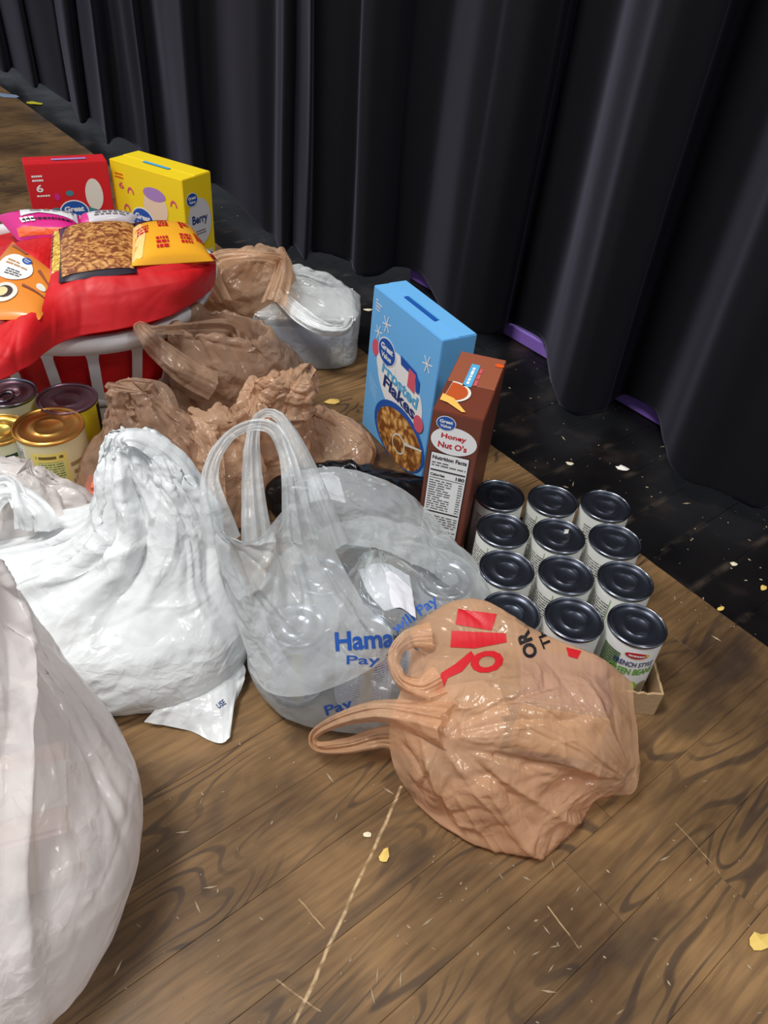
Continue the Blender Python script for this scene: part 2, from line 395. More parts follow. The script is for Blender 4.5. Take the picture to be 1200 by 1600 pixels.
# ------------------------------------------------------------------ text and flat print
_tc = {}
def text_mesh(s, bold=0.0):
    if (s, bold) in _tc: return _tc[(s, bold)]
    c = bpy.data.curves.new('t', 'FONT'); c.body = s; c.offset = bold; c.resolution_u = 3
    o = bpy.data.objects.new('t', c); COL.objects.link(o)
    me = bpy.data.meshes.new_from_object(o.evaluated_get(bpy.context.evaluated_depsgraph_get()))
    V = np.array([v.co[:2] for v in me.vertices]); F = [tuple(p.vertices) for p in me.polygons]
    bpy.data.objects.remove(o); bpy.data.curves.remove(c); bpy.data.meshes.remove(me)
    V -= V.min(0); sz = V.max(0); V /= sz
    _tc[(s, bold)] = (V, F, sz[0]/sz[1]); return _tc[(s, bold)]
def text_on(name, s, fn, u0, v0, w_, h_, mat, parent, bold=.02, ang=0):
    V, F, asp = text_mesh(s, bold); P = []
    for a, b in V:
        x, y = a*w_, b*h_
        if ang: x, y = x*math.cos(ang)-y*math.sin(ang), x*math.sin(ang)+y*math.cos(ang)
        P.append(fn(u0+x, v0+y))
    return mk(name, P, F, mat, parent)
def poly_on(name, pts, fn, mat, parent, org=None):
    return mk(name, [fn(*p) for p in pts], [tuple(range(len(pts)))], mat, parent, org=org)
def ell(cx, cy, rx, ry, n=32, ang=0, a0=0, a1=2*math.pi):
    out = []
    for k in range(n):
        a = a0+(a1-a0)*k/n; x, y = rx*math.cos(a), ry*math.sin(a)
        out.append((cx+x*math.cos(ang)-y*math.sin(ang), cy+x*math.sin(ang)+y*math.cos(ang)))
    return out
def rect(x0, y0, x1, y1): return [(x0, y0), (x1, y0), (x1, y1), (x0, y1)]
def lines_on(name, fn, x0, y0, x1, y1, n, mat, parent, seed=0, fill=.45, words=5):
    """rows of illegible small print as joined little bars"""
    r = random.Random(seed); V = []; F = []
    for i in range(n):
        yy = y1-(y1-y0)*(i+.5)/n; hh = (y1-y0)/n*fill/2; x = x0
        while x < x1:
            wl = (x1-x0)/words*r.uniform(.4, 1.1); xe = min(x+wl, x1); k = len(V)
            V += [fn(x, yy-hh), fn(xe, yy-hh), fn(xe, yy+hh), fn(x, yy+hh)]; F.append((k, k+1, k+2, k+3))
            x = xe+(x1-x0)/words*.18
            if r.random() < .1: break
    o = mk(name, V, F, mat, parent); return o
def cast_fn(objs, off=.0009):
    """maps photo-like print coordinates onto the first surface they meet on the given sheets"""
    trees = []
    for o in objs:
        me = o.data; mw = Matrix.Translation(Vector(o.parent.location if o.parent else o.location))
        trees.append(BVHTree.FromPolygons([mw @ v.co for v in me.vertices], [tuple(p.vertices) for p in me.polygons]))
    last = [None]
    def f(x, y):
        d = Vector(ray(x, y)).normalized(); best = None
        for t in trees:
            h = t.ray_cast(Vector(CAMP), d)
            if h[0] is not None and (best is None or h[3] < best[3]): best = h
        if best is None: return None
        n = best[1]
        if n.dot(d) > 0: n = -n
        last[0] = best[0]+n*off
        return last[0]
    return f
def subdiv2d(V, F, maxl):
    bm = bmesh.new(); vs = [bm.verts.new((x, y, 0)) for x, y in V]
    for f in F:
        try: bm.faces.new([vs[i] for i in f])
        except ValueError: pass
    bmesh.ops.triangulate(bm, faces=bm.faces[:])
    for _ in range(6):
        es = [e for e in bm.edges if e.calc_length() > maxl]
        if not es: break
        bmesh.ops.subdivide_edges(bm, edges=es, cuts=1); bmesh.ops.triangulate(bm, faces=[f for f in bm.faces if len(f.verts) > 3])
    bm.verts.ensure_lookup_table(); bm.verts.index_update()
    return [(v.co.x, v.co.y) for v in bm.verts], [tuple(v.index for v in f.verts) for f in bm.faces]
def print_on(name, V, F, f, mat, parent, maxl=5):
    V, F = subdiv2d(V, F, maxl); P = [f(x, y) for x, y in V]
    F = [t for t in F if all(P[i] is not None for i in t)]
    F = [t for t in F if max((P[t[0]]-P[t[1]]).length, (P[t[1]]-P[t[2]]).length, (P[t[2]]-P[t[0]]).length) < .02]
    org = np.array(parent.location)
    P = [tuple(p) if p is not None else tuple(org) for p in P]
    return mk(name, P, F, mat, parent, org=org)
def print_text(name, s, f, x, y, wd, ht, ang, mat, parent, bold=.02):
    V, F, _ = text_mesh(s, bold); a = math.radians(ang)
    Q = [(x+u*wd*math.cos(a)-v*ht*math.sin(a), y-(u*wd*math.sin(a)+v*ht*math.cos(a))) for u, v in V]
    return print_on(name, Q, F, f, mat, parent)

# ------------------------------------------------------------------ floor
def wood_material():
    m, nt, p, out = mat_new('stage_boards'); L = nt.links.new
    geo = N(nt, 'ShaderNodeNewGeometry'); oi = N(nt, 'ShaderNodeObjectInfo'); tc = N(nt, 'ShaderNodeTexCoord')
    rnd = N(nt, 'ShaderNodeVectorMath', operation='SCALE'); cx = N(nt, 'ShaderNodeCombineXYZ')
    L(oi.outputs['Random'], cx.inputs[0]); L(oi.outputs['Random'], cx.inputs[1]); L(cx.outputs[0], rnd.inputs[0]); rnd.inputs['Scale'].default_value = 37
    ad = N(nt, 'ShaderNodeVectorMath', operation='ADD'); L(tc.outputs['Object'], ad.inputs[0]); L(rnd.outputs[0], ad.inputs[1])
    mp = N(nt, 'ShaderNodeMapping'); mp.inputs['Scale'].default_value = (1.3, 7, 1); L(ad.outputs[0], mp.inputs[0])
    n1 = N(nt, 'ShaderNodeTexNoise'); n1.inputs['Scale'].default_value = 1.5; n1.inputs['Detail'].default_value = 1.5; n1.inputs['Distortion'].default_value = .35; L(mp.outputs[0], n1.inputs['Vector'])
    ml = N(nt, 'ShaderNodeMath', operation='MULTIPLY'); ml.inputs[1].default_value = 120; L(n1.outputs['Fac'], ml.inputs[0])
    sn = N(nt, 'ShaderNodeMath', operation='SINE'); L(ml.outputs[0], sn.inputs[0])
    r1 = ramp(nt, [(0, (0, 0, 0, 1)), (.72, (0, 0, 0, 1)), (.93, (1, 1, 1, 1))])
    ma = N(nt, 'ShaderNodeMath', operation='MULTIPLY_ADD'); ma.inputs[1].default_value = .5; ma.inputs[2].default_value = .5; L(sn.outputs[0], ma.inputs[0]); L(ma.outputs[0], r1.inputs[0])
    # where grain is strong
    n2 = N(nt, 'ShaderNodeTexNoise'); n2.inputs['Scale'].default_value = 1.4; n2.inputs['Detail'].default_value = 2
    mp2 = N(nt, 'ShaderNodeMapping'); mp2.inputs['Scale'].default_value = (2.5, 8, 1); L(ad.outputs[0], mp2.inputs[0]); L(mp2.outputs[0], n2.inputs['Vector'])
    r2 = ramp(nt, [(.40, (0, 0, 0, 1)), (.58, (1, 1, 1, 1))]); L(n2.outputs['Fac'], r2.inputs[0])
    gm = N(nt, 'ShaderNodeMath', operation='MULTIPLY'); L(r1.outputs[0], gm.inputs[0]); L(r2.outputs[0], gm.inputs[1])
    # fine fibre
    mp3 = N(nt, 'ShaderNodeMapping'); mp3.inputs['Scale'].default_value = (14, 150, 1); L(ad.outputs[0], mp3.inputs[0])
    n3 = N(nt, 'ShaderNodeTexNoise'); n3.inputs['Scale'].default_value = 1; n3.inputs['Detail'].default_value = 4; L(mp3.outputs[0], n3.inputs['Vector'])
    # big tone
    n4 = N(nt, 'ShaderNodeTexNoise'); n4.inputs['Scale'].default_value = 5; n4.inputs['Detail'].default_value = 4; L(geo.outputs['Position'], n4.inputs['Vector'])
    tone = ramp(nt, [(.28, S(74, 56, 41)), (.45, S(112, 86, 57)), (.6, S(138, 106, 70)), (.75, S(152, 119, 79))]); L(n4.outputs['Fac'], tone.inputs[0])
    m1 = N(nt, 'ShaderNodeMix', data_type='RGBA', blend_type='MULTIPLY'); m1.inputs['Factor'].default_value = .55
    r3 = ramp(nt, [(.3, (.45, .42, .4, 1)), (.62, (1.1, 1.1, 1.1, 1))]); L(n3.outputs['Fac'], r3.inputs[0])
    L(tone.outputs[0], m1.inputs[6]); L(r3.outputs[0], m1.inputs[7])
    # dark worn-in stains
    n5 = N(nt, 'ShaderNodeTexNoise'); n5.inputs['Scale'].default_value = 7; n5.inputs['Detail'].default_value = 3; n5.inputs['Distortion'].default_value = .8
    mp5 = N(nt, 'ShaderNodeMapping'); mp5.inputs['Scale'].default_value = (.8, 1.8, 1); L(ad.outputs[0], mp5.inputs[0]); L(mp5.outputs[0], n5.inputs['Vector'])
    r5 = ramp(nt, [(.58, (0, 0, 0, 1)), (.70, (.8, .8, .8, 1))]); L(n5.outputs['Fac'], r5.inputs[0])
    mxx = N(nt, 'ShaderNodeMath', operation='MAXIMUM'); L(gm.outputs[0], mxx.inputs[0]); L(r5.outputs[0], mxx.inputs[1])
    gs = N(nt, 'ShaderNodeMath', operation='MULTIPLY'); gs.inputs[1].default_value = .62; L(mxx.outputs[0], gs.inputs[0])
    m2 = N(nt, 'ShaderNodeMix', data_type='RGBA'); L(gs.outputs[0], m2.inputs['Factor']); L(m1.outputs[2], m2.inputs[6]); m2.inputs[7].default_value = S(44, 38, 37)
    # black paint beyond a straight edge (world space)
    A = G(62, 179); B = G(1200, 1011); d = (B-A)[:2]; d /= np.linalg.norm(d); nrm = np.array([-d[1], d[0]])
    if nrm @ (G(900, 500)-A)[:2] < 0: nrm = -nrm
    dt = N(nt, 'ShaderNodeVectorMath', operation='DOT_PRODUCT'); dt.inputs[1].default_value = (nrm[0], nrm[1], 0); L(geo.outputs['Position'], dt.inputs[0])
    n6 = N(nt, 'ShaderNodeTexNoise'); n6.inputs['Scale'].default_value = 30; L(geo.outputs['Position'], n6.inputs['Vector'])
    a6 = N(nt, 'ShaderNodeMath', operation='MULTIPLY_ADD'); a6.inputs[1].default_value = .004; L(n6.outputs['Fac'], a6.inputs[0]); L(dt.outputs['Value'], a6.inputs[2])
    gt = N(nt, 'ShaderNodeMath', operation='GREATER_THAN'); gt.inputs[1].default_value = float(nrm @ A[:2])+.002; L(a6.outputs[0], gt.inputs[0])
    n7 = N(nt, 'ShaderNodeTexNoise'); n7.inputs['Scale'].default_value = 9; n7.inputs['Detail'].default_value = 5; L(geo.outputs['Position'], n7.inputs['Vector'])
    r7 = ramp(nt, [(.3, S(13, 12, 14)), (.55, S(22, 20, 21)), (.68, S(44, 37, 34)), (.8, S(74, 62, 52))]); L(n7.outputs['Fac'], r7.inputs[0])
    # scuffed paint along the board edges
    sx = N(nt, 'ShaderNodeSeparateXYZ'); L(tc.outputs['Object'], sx.inputs[0])
    ab = N(nt, 'ShaderNodeMath', operation='ABSOLUTE'); L(sx.outputs['Y'], ab.inputs[0])
    re = ramp(nt, [(.033, (0, 0, 0, 1)), (.039, (1, 1, 1, 1))]); L(ab.outputs[0], re.inputs[0])
    n8 = N(nt, 'ShaderNodeTexNoise'); n8.inputs['Scale'].default_value = 14; n8.inputs['Detail'].default_value = 4; L(geo.outputs['Position'], n8.inputs['Vector'])
    r8 = ramp(nt, [(.5, (0, 0, 0, 1)), (.72, (.55, .55, .55, 1))]); L(n8.outputs['Fac'], r8.inputs[0])
    e8 = N(nt, 'ShaderNodeMath', operation='MULTIPLY'); L(re.outputs[0], e8.inputs[0]); L(r8.outputs[0], e8.inputs[1])
    m7 = N(nt, 'ShaderNodeMix', data_type='RGBA'); L(e8.outputs[0], m7.inputs['Factor']); L(r7.outputs[0], m7.inputs[6]); m7.inputs[7].default_value = S(104, 90, 78)
    m3 = N(nt, 'ShaderNodeMix', data_type='RGBA'); L(gt.outputs[0], m3.inputs['Factor']); L(m2.outputs[2], m3.inputs[6]); L(m7.outputs[2], m3.inputs[7])
    # long pale scratch across the boards and many small ones
    cur = m3.outputs[2]
    def scratch(p0, p1, wd, strength, cur):
        a, b = G(*p0)[:2], G(*p1)[:2]; L_ = np.linalg.norm(b-a); dd = (b-a)/L_; nn = np.array([-dd[1], dd[0]])
        ns = N(nt, 'ShaderNodeTexNoise'); ns.inputs['Scale'].default_value = 22; ns.inputs['Detail'].default_value = 3; L(geo.outputs['Position'], ns.inputs['Vector'])
        o1 = N(nt, 'ShaderNodeVectorMath', operation='DOT_PRODUCT'); o1.inputs[1].default_value = (nn[0], nn[1], 0); L(geo.outputs['Position'], o1.inputs[0])
        w1 = N(nt, 'ShaderNodeMath', operation='MULTIPLY_ADD'); w1.inputs[1].default_value = .006; L(ns.outputs['Fac'], w1.inputs[0]); L(o1.outputs['Value'], w1.inputs[2])
        s1 = N(nt, 'ShaderNodeMath', operation='SUBTRACT'); s1.inputs[1].default_value = float(nn@a)+.003; L(w1.outputs[0], s1.inputs[0])
        a1 = N(nt, 'ShaderNodeMath', operation='ABSOLUTE'); L(s1.outputs[0], a1.inputs[0])
        l1 = N(nt, 'ShaderNodeMapRange'); l1.inputs[1].default_value = wd; l1.inputs[2].default_value = wd*.35; L(a1.outputs[0], l1.inputs[0])
        o2 = N(nt, 'ShaderNodeVectorMath', operation='DOT_PRODUCT'); o2.inputs[1].default_value = (dd[0], dd[1], 0); L(geo.outputs['Position'], o2.inputs[0])
        g1 = N(nt, 'ShaderNodeMath', operation='GREATER_THAN'); g1.inputs[1].default_value = float(dd@a); L(o2.outputs['Value'], g1.inputs[0])
        g2 = N(nt, 'ShaderNodeMath', operation='LESS_THAN'); g2.inputs[1].default_value = float(dd@b); L(o2.outputs['Value'], g2.inputs[0])
        q = N(nt, 'ShaderNodeMath', operation='MULTIPLY'); L(g1.outputs[0], q.inputs[0]); L(g2.outputs[0], q.inputs[1])
        q2 = N(nt, 'ShaderNodeMath', operation='MULTIPLY'); L(q.outputs[0], q2.inputs[0]); L(l1.outputs[0], q2.inputs[1])
        nb = N(nt, 'ShaderNodeTexNoise'); nb.inputs['Scale'].default_value = 90; L(geo.outputs['Position'], nb.inputs['Vector'])
        rb = ramp(nt, [(.35, (.15, .15, .15, 1)), (.6, (1, 1, 1, 1))]); L(nb.outputs['Fac'], rb.inputs[0])
        q3 = N(nt, 'ShaderNodeMath', operation='MULTIPLY'); L(q2.outputs[0], q3.inputs[0]); L(rb.outputs[0], q3.inputs[1])
        q4 = N(nt, 'ShaderNodeMath', operation='MULTIPLY'); q4.inputs[1].default_value = strength; L(q3.outputs[0], q4.inputs[0])
        mm = N(nt, 'ShaderNodeMix', data_type='RGBA'); L(q4.outputs[0], mm.inputs['Factor']); L(cur, mm.inputs[6]); mm.inputs[7].default_value = S(206, 176, 134)
        return mm.outputs[2]
    cur = scratch((628, 1228), (455, 1610), .0022, .85, cur)
    cur = scratch((1056, 1286), (1114, 1350), .0009, .5, cur)
    cur = scratch((856, 1416), (905, 1482), .001, .7, cur)
    cur = scratch((432, 1530), (500, 1582), .0009, .6, cur)
    cur = scratch((466, 1405), (508, 1450), .0009, .6, cur)
    L(cur, p.inputs['Base Color'])
    rr = ramp(nt, [(.3, (.30, .30, .30, 1)), (.7, (.48, .48, .48, 1))]); L(n4.outputs['Fac'], rr.inputs[0]); L(rr.outputs[0], p.inputs['Roughness'])
    sp = N(nt, 'ShaderNodeMapRange'); sp.inputs[3].default_value = .36; sp.inputs[4].default_value = .10; L(gt.outputs[0], sp.inputs[0]); L(sp.outputs[0], p.inputs['Specular IOR Level'])
    b = N(nt, 'ShaderNodeBump'); b.inputs['Strength'].default_value = .25; b.inputs['Distance'].default_value = .001; L(n3.outputs['Fac'], b.inputs['Height']); L(b.outputs[0], p.inputs['Normal'])
    return m
M_WOOD = wood_material()
M_UNDER = plain('subfloor', S(16, 12, 10), .9)
floor = bm_obj('floor', box_bm(9, 9, .02, 0, -.034), M_UNDER); floor['kind'] = 'structure'; floor.location = (-.4, 1.9, 0)
PD = math.radians(42); PW = .0803
du = np.array([math.cos(PD), math.sin(PD)]); dn = np.array([-math.sin(PD), math.cos(PD)])
rp = random.Random(5)
plank_me = {}
def plank_mesh(Lq):
    if Lq not in plank_me:
        bm = box_bm(Lq-.0004, PW-.0003, .012, .0004, -.012); me = bpy.data.meshes.new('floor_plank'); bm.to_mesh(me); bm.free(); me.materials.append(M_WOOD); plank_me[Lq] = me
    return plank_me[Lq]
for k in range(-7, 56):
    nc = .231 - .0803*3 + PW*(k+.5)
    s = -3.4 - rp.random()*1.2
    while s < 3.2:
        Lq = rp.choice((.9, 1.2, 1.5, 1.8))
        c = du*(s+Lq/2) + dn*nc; s += Lq
        # keep planks whose span comes anywhere near the view wedge
        ok = False
        for t in (-.5, -.25, 0, .25, .5):
            q = c+du*Lq*t
            if q[1] > -.1 and abs(q[0]+.1) < 1.0+.75*max(q[1], 0) and q[1] < 4.6: ok = True
        if not ok: continue
        o = bpy.data.objects.new('floor_plank', plank_mesh(Lq)); COL.objects.link(o); o.parent = floor
        o.location = (c[0]+.4, c[1]-1.9, rp.uniform(-.0004, 0)); o.rotation_euler = (0, 0, PD+(math.pi if rp.random() < .5 else 0))

# ------------------------------------------------------------------ curtain
def velvet():
    m, nt, p, out = mat_new('black_velvet'); L = nt.links.new
    p.inputs['Base Color'].default_value = S(15, 15, 19); p.inputs['Roughness'].default_value = .85; p.inputs['Specular IOR Level'].default_value = .15
    p.inputs['Sheen Weight'].default_value = .28; p.inputs['Sheen Roughness'].default_value = .4; p.inputs['Sheen Tint'].default_value = S(170, 165, 190)
    tc = N(nt, 'ShaderNodeTexCoord'); no = N(nt, 'ShaderNodeTexNoise'); no.inputs['Scale'].default_value = 400; L(tc.outputs['Object'], no.inputs['Vector'])
    b = N(nt, 'ShaderNodeBump'); b.inputs['Strength'].default_value = .15; b.inputs['Distance'].default_value = .001; L(no.outputs['Fac'], b.inputs['Height']); L(b.outputs[0], p.inputs['Normal'])
    return m
M_VELVET = velvet()
hem_px = [(-230, 30), (-190, 60), (-150, 20), (-100, 70), (-50, 50), (0, 106), (22, 104), (52, 138), (66, 134), (105, 160), (112, 158), (126, 188), (140, 180), (158, 200), (168, 228), (184, 218), (215, 230), (233, 247),
          (250, 240), (280, 262), (303, 300), (335, 290), (395, 345), (425, 368), (442, 390), (452, 380), (462, 384), (474, 410), (492, 398), (540, 408), (560, 425), (590, 425), (620, 412), (655, 428),
          (690, 486), (712, 512), (760, 522), (785, 515), (797, 500), (842, 524), (856, 572), (868, 632), (900, 650), (942, 640), (956, 622), (980, 612), (1022, 640), (1035, 700), (1060, 748), (1130, 772),
          (1195, 790), (1240, 760), (1290, 770), (1330, 880), (1400, 920), (1450, 860), (1520, 900), (1560, 1020), (1680, 1060)]
hp = np.array([G(x, y, .045)[:2] for x, y in hem_px])
hp = cr_axis(hp, 620, False)
zs = [.045, .05, .10, .18, .3, .45, .6, .8, 1.1, 1.5, 2.0, 2.6]
base = np.stack([np.interp(np.arange(620), [0, 619], [hp[0, i], hp[-1, i]]) for i in (0, 1)], 1)
ker = np.ones(61)/61
sm = np.stack([np.convolve(np.pad(hp[:, i], 30, 'edge'), ker, 'valid') for i in (0, 1)], 1)
rows = []
for z in zs:
    t = min(1, z/2.2); sh_ = .012*np.sin(np.arange(620)*.05+z*2.2)*min(1, z*2)
    q = hp*(1-.22*t) + sm*(.22*t)
    off = np.array([.68, .73])
    ii = np.arange(620); q = q + off*(sh_[:, None]) + off*(.03*t)
    q = q + off*(((.007*np.sin(ii*.33+2*np.sin(ii*.031)+z*.8)+.003*np.sin(ii*.71+1.7*z)*np.sin(ii*.045))*(.35+.65*min(1, z*3)))[:, None])
    hz = z + (.008*np.sin(np.arange(620)*.09) if z < .06 else 0)
    rows.append(np.concatenate([q, np.full((620, 1), 1.)*np.asarray(hz).reshape(-1, 1) if np.ndim(hz) else np.full((620, 1), z)], 1))
cur_o = grid_obj('stage_curtain', cr_axis(np.array(rows), 40, False), M_VELVET, thick=.003)
tag(cur_o, 'long black velvet stage curtain hanging in deep vertical folds to the floor', 'curtain')
# purple board on the floor behind the hem
a, b = G(648, 441), G(1075, 694); dirv = (b-a)/np.linalg.norm(b-a)
M_PURPLE = plain('purple_paint', S(150, 112, 205), .5, bump=.15, bscale=20)
o = bm_obj('purple_board', box_bm(np.linalg.norm(b-a)+.05, .09, .03, .002), M_PURPLE); nb = np.array([-dirv[1], dirv[0], 0])
if nb[1] < 0: nb = -nb
o.location = (a+b)/2+nb*.047+np.array([.0, .0, .001]); o.rotation_euler = (0, 0, math.atan2(dirv[1], dirv[0]))
tag(o, 'purple board lying on the floor, showing in gaps under the curtain hem', 'board')

# ------------------------------------------------------------------ cereal boxes
def carton(name, label, A, B, depth, h, mat, topmat=None, lean=0.):
    """A, B: front bottom-left and bottom-right corners (plan); depth away from the front"""
    A, B = np.array(A, float), np.array(B, float); wv = B-A; wd = np.linalg.norm(wv); ang = math.atan2(wv[1], wv[0])
    back = np.array([-wv[1], wv[0]])/wd
    c = (A+B)/2+back*depth/2
    t = thing(name, label, 'cereal box', (c[0], c[1], .0005), group=None, rot=(lean, 0, ang))
    bm = box_bm(wd, depth, h, .0012, 0, 2); bm_obj('carton', bm, mat, t)
    fr = lambda u, v, k=0: (u-wd/2, -depth/2-.0004-k*.0003, v)
    rt = lambda u, v, k=0: (wd/2+.0004+k*.0003, u-depth/2, v)
    tp = lambda u, v, k=0: (u-wd/2, v-depth/2, h+.0004+k*.0003)
    # closing flap with its raised edge on top
    f = bm_obj('top_flap', box_bm(wd-.002, depth*.52, .0009, .0003), topmat or mat, t); f.location = (0, depth*.23-.001, h)
    return t, wd, fr, rt, tp
def lay(fn, k): return lambda u, v: fn(u, v, k)
def logo(fn, cx, cy, r, par, k=1, ang=0):
    poly_on('logo_disc', ell(cx, cy, r*1.08, r*.9), lay(fn, k), M_WHITE, par)
    poly_on('logo_disc', ell(cx, cy, r, r*.82), lay(fn, k+1), M_BLUEP, par)
    text_on('logo_lettering', 'Great', lay(fn, k+2), cx-r*.72, cy+r*.02, r*1.45, r*.42, M_WHITE, par, .04)
    text_on('logo_lettering', 'Value', lay(fn, k+2), cx-r*.6, cy-r*.5, r*1.2, r*.36, M_WHITE, par, .03)

# blue
m_blue = plain('blue_carton', S(108, 178, 232), .42, bump=.03)
TB = G(580, 447, .272); TC = G(687, 534, .272)
t, W, fr, rt, tp = carton('cereal_box', 'light blue frosted flakes cereal box standing behind the brown honey cereal box', TB[:2], TC[:2], .063, .272, m_blue, lean=-.02)
H_ = .272
poly_on('white_panel', [(p[0]+(.0 if p[1] > .12 else 0), p[1]) for p in ell(W*.53, H_*.50, W*.37, H_*.20, ang=-.35)], lay(fr, 1), M_WHITE, t)
poly_on('white_panel', ell(W*.30, H_*.58, W*.15, H_*.11, ang=.3), lay(fr, 2), M_WHITE, t)
text_on('title_lettering', 'Frosted', lay(fr, 4), W*.25, H_*.515, W*.56, H_*.085, M_CYANP, t, .03, -.10)
text_on('title_lettering', 'Flakes', lay(fr, 4), W*.29, H_*.43, W*.50, H_*.085, M_NAVY, t, .03, -.10)
logo(fr, W*.30, H_*.665, .027, t, 4)
poly_on('bowl_picture', ell(W*.60, H_*.19, W*.40, H_*.205), lay(fr, 2), M_BLUEP, t)
poly_on('bowl_picture', ell(W*.61, H_*.175, W*.36, H_*.18), lay(fr, 3), M_FLAKES, t)
poly_on('spoon_picture', ell(W*.62, H_*.14, W*.10, H_*.07, ang=.3), lay(fr, 4), M_OFFW, t)
poly_on('spoon_picture', ell(W*.62, H_*.14, W*.085, H_*.058, ang=.3), lay(fr, 5), M_FLAKES, t)
poly_on('spoon_picture', [(W*.69, H_*.165), (W*.95, H_*.24), (W*.96, H_*.255), (W*.68, H_*.185)], lay(fr, 4), M_OFFW, t)
poly_on('mitten_picture', ell(W*.12, H_*.63, W*.055, H_*.055), lay(fr, 3), M_PINKP, t)
poly_on('mitten_picture', ell(W*.86, H_*.40, W*.07, H_*.055), lay(fr, 5), M_PINKP, t)
poly_on('scarf_picture', [(W*.50, H_*.72), (W*.74, H_*.70), (W*.78, H_*.655), (W*.52, H_*.665)], lay(fr, 3), M_BLUEP, t)
poly_on('scarf_picture', [(W*.64, H_*.69), (W*.74, H_*.68), (W*.75, H_*.56), (W*.64, H_*.57)], lay(fr, 4), M_PINKP, t)
poly_on('scarf_picture', [(W*.74, H_*.69), (W*.80, H_*.66), (W*.81, H_*.58), (W*.76, H_*.58)], lay(fr, 4), M_BLUEP, t)
for (sx, sy, r) in ((.25, .83, .014), (.14, .74, .012), (.86, .80, .014)):
    V = []; F = []
    for q in range(3):
        a = q*math.pi/3+.2; dx, dy = math.cos(a)*r, math.sin(a)*r*1.1; nx, ny = -math.sin(a)*.0011, math.cos(a)*.0011; i = len(V)
        V += [fr(W*sx-dx-nx, H_*sy-dy-ny, 1+q), fr(W*sx+dx-nx, H_*sy+dy-ny, 1+q), fr(W*sx+dx+nx, H_*sy+dy+ny, 1+q), fr(W*sx-dx+nx, H_*sy-dy+ny, 1+q)]; F.append((i, i+1, i+2, i+3))
    mk('snowflake_print', V, F, M_WHITE, t)
for q in range(4):
    poly_on('streak_print', [(W*(.05+q*.01), H_*(.42-q*.03)), (W*.2, H_*(.36-q*.03)), (W*.2, H_*(.363-q*.03)), (W*(.05+q*.01), H_*(.423-q*.03))], lay(fr, 1), M_WHITE, t)
lines_on('small_print', lay(fr, 1), W*.06, H_*.86, W*.16, H_*.94, 4, M_WHITE, t, 2)
poly_on('opening_tab', rect(W*.28, .022, W*.72, .030), lay(tp, 4), M_BLUEP, t)
poly_on('opening_tab', rect(W*.28, .030, W*.72, .033), lay(tp, 5), M_CYANP, t)

# honey
m_hon = plain('brown_carton', S(112, 56, 40), .42); m_hont = plain('brown_carton_top', S(150, 84, 60), .45)
P1 = G(676, 640, .28)[:2]; P2 = G(756, 658, .28)[:2]; P3 = G(682, 540, .28)[:2]
LEN = np.linalg.norm(P3-P1)*.97
t, W, fr, rt, tp = carton('cereal_box', 'brown honey nut cereal box with its narrow nutrition side facing out', P1, P2, LEN, .28, m_hon, m_hont)
H_ = .28
poly_on('white_panel', ell(W*.5, H_*.855, W*.46, H_*.075), lay(fr, 1), M_WHITE, t)
text_on('title_lettering', 'Honey', lay(fr, 2), W*.24, H_*.858, W*.50, H_*.034, M_REDP, t, .03)
text_on('title_lettering', "Nut O's", lay(fr, 2), W*.20, H_*.812, W*.58, H_*.034, M_REDP, t, .03)
logo(fr, W*.30, H_*.945, .012, t, 2)
poly_on('nutrition_panel', rect(W*.08, H_*.02, W*.88, H_*.78), lay(fr, 1), M_BLACKP, t)
poly_on('nutrition_panel', rect(W*.10, H_*.024, W*.86, H_*.776), lay(fr, 2), M_WHITE, t)
text_on('nutrition_lettering', 'Nutrition Facts', lay(fr, 3), W*.13, H_*.74, W*.70, H_*.022, M_BLACKP, t, .03)
lines_on('small_print', lay(fr, 3), W*.13, H_*.70, W*.83, H_*.73, 2, M_GREYP, t, 3)
poly_on('rule_print', rect(W*.12, H_*.675, W*.84, H_*.683), lay(fr, 3), M_BLACKP, t)
text_on('nutrition_lettering', 'Calories', lay(fr, 3), W*.13, H_*.645, W*.30, H_*.016, M_BLACKP, t, .03)
text_on('nutrition_lettering', '180', lay(fr, 3), W*.66, H_*.643, W*.18, H_*.020, M_BLACKP, t, .03)
poly_on('rule_print', rect(W*.12, H_*.632, W*.84, H_*.635), lay(fr, 3), M_BLACKP, t)
lines_on('small_print', lay(fr, 3), W*.13, H_*.44, W*.60, H_*.625, 13, M_GREYP, t, 4, .4, 3)
lines_on('small_print', lay(fr, 3), W*.74, H_*.44, W*.83, H_*.625, 13, M_GREYP, t, 5, .4, 1)
poly_on('rule_print', rect(W*.12, H_*.425, W*.84, H_*.433), lay(fr, 3), M_BLACKP, t)
lines_on('small_print', lay(fr, 3), W*.13, H_*.16, W*.83, H_*.41, 17, M_GREYP, t, 6, .4, 4)
poly_on('rule_print', rect(W*.12, H_*.14, W*.84, H_*.144), lay(fr, 3), M_BLACKP, t)
lines_on('small_print', lay(fr, 3), W*.13, H_*.03, W*.83, H_*.13, 7, M_GREYP, t, 7, .4, 4)
poly_on('honey_pot_picture', ell(W*.16, LEN*.30, W*.42, LEN*.16, a0=-1.75, a1=1.75), lay(tp, 4), M_OFFW, t)
poly_on('honey_pot_picture', ell(W*.16, LEN*.30, W*.36, LEN*.14, a0=-1.75, a1=1.75), lay(tp, 5), plain('honey_print', S(186, 84, 40), .4), t)
poly_on('dipper_picture', [(W*.05, LEN*.24), (W*.30, LEN*.20), (W*.62, LEN*.04), (W*.55, LEN*.03), (W*.22, LEN*.12), (W*.05, LEN*.14)], lay(tp, 6), plain('dipper_print', S(236, 186, 92), .4), t)
poly_on('opening_tab', rect(W*.34, LEN*.42, W*.52, LEN*.80), lay(tp, 4), M_CYANP, t)
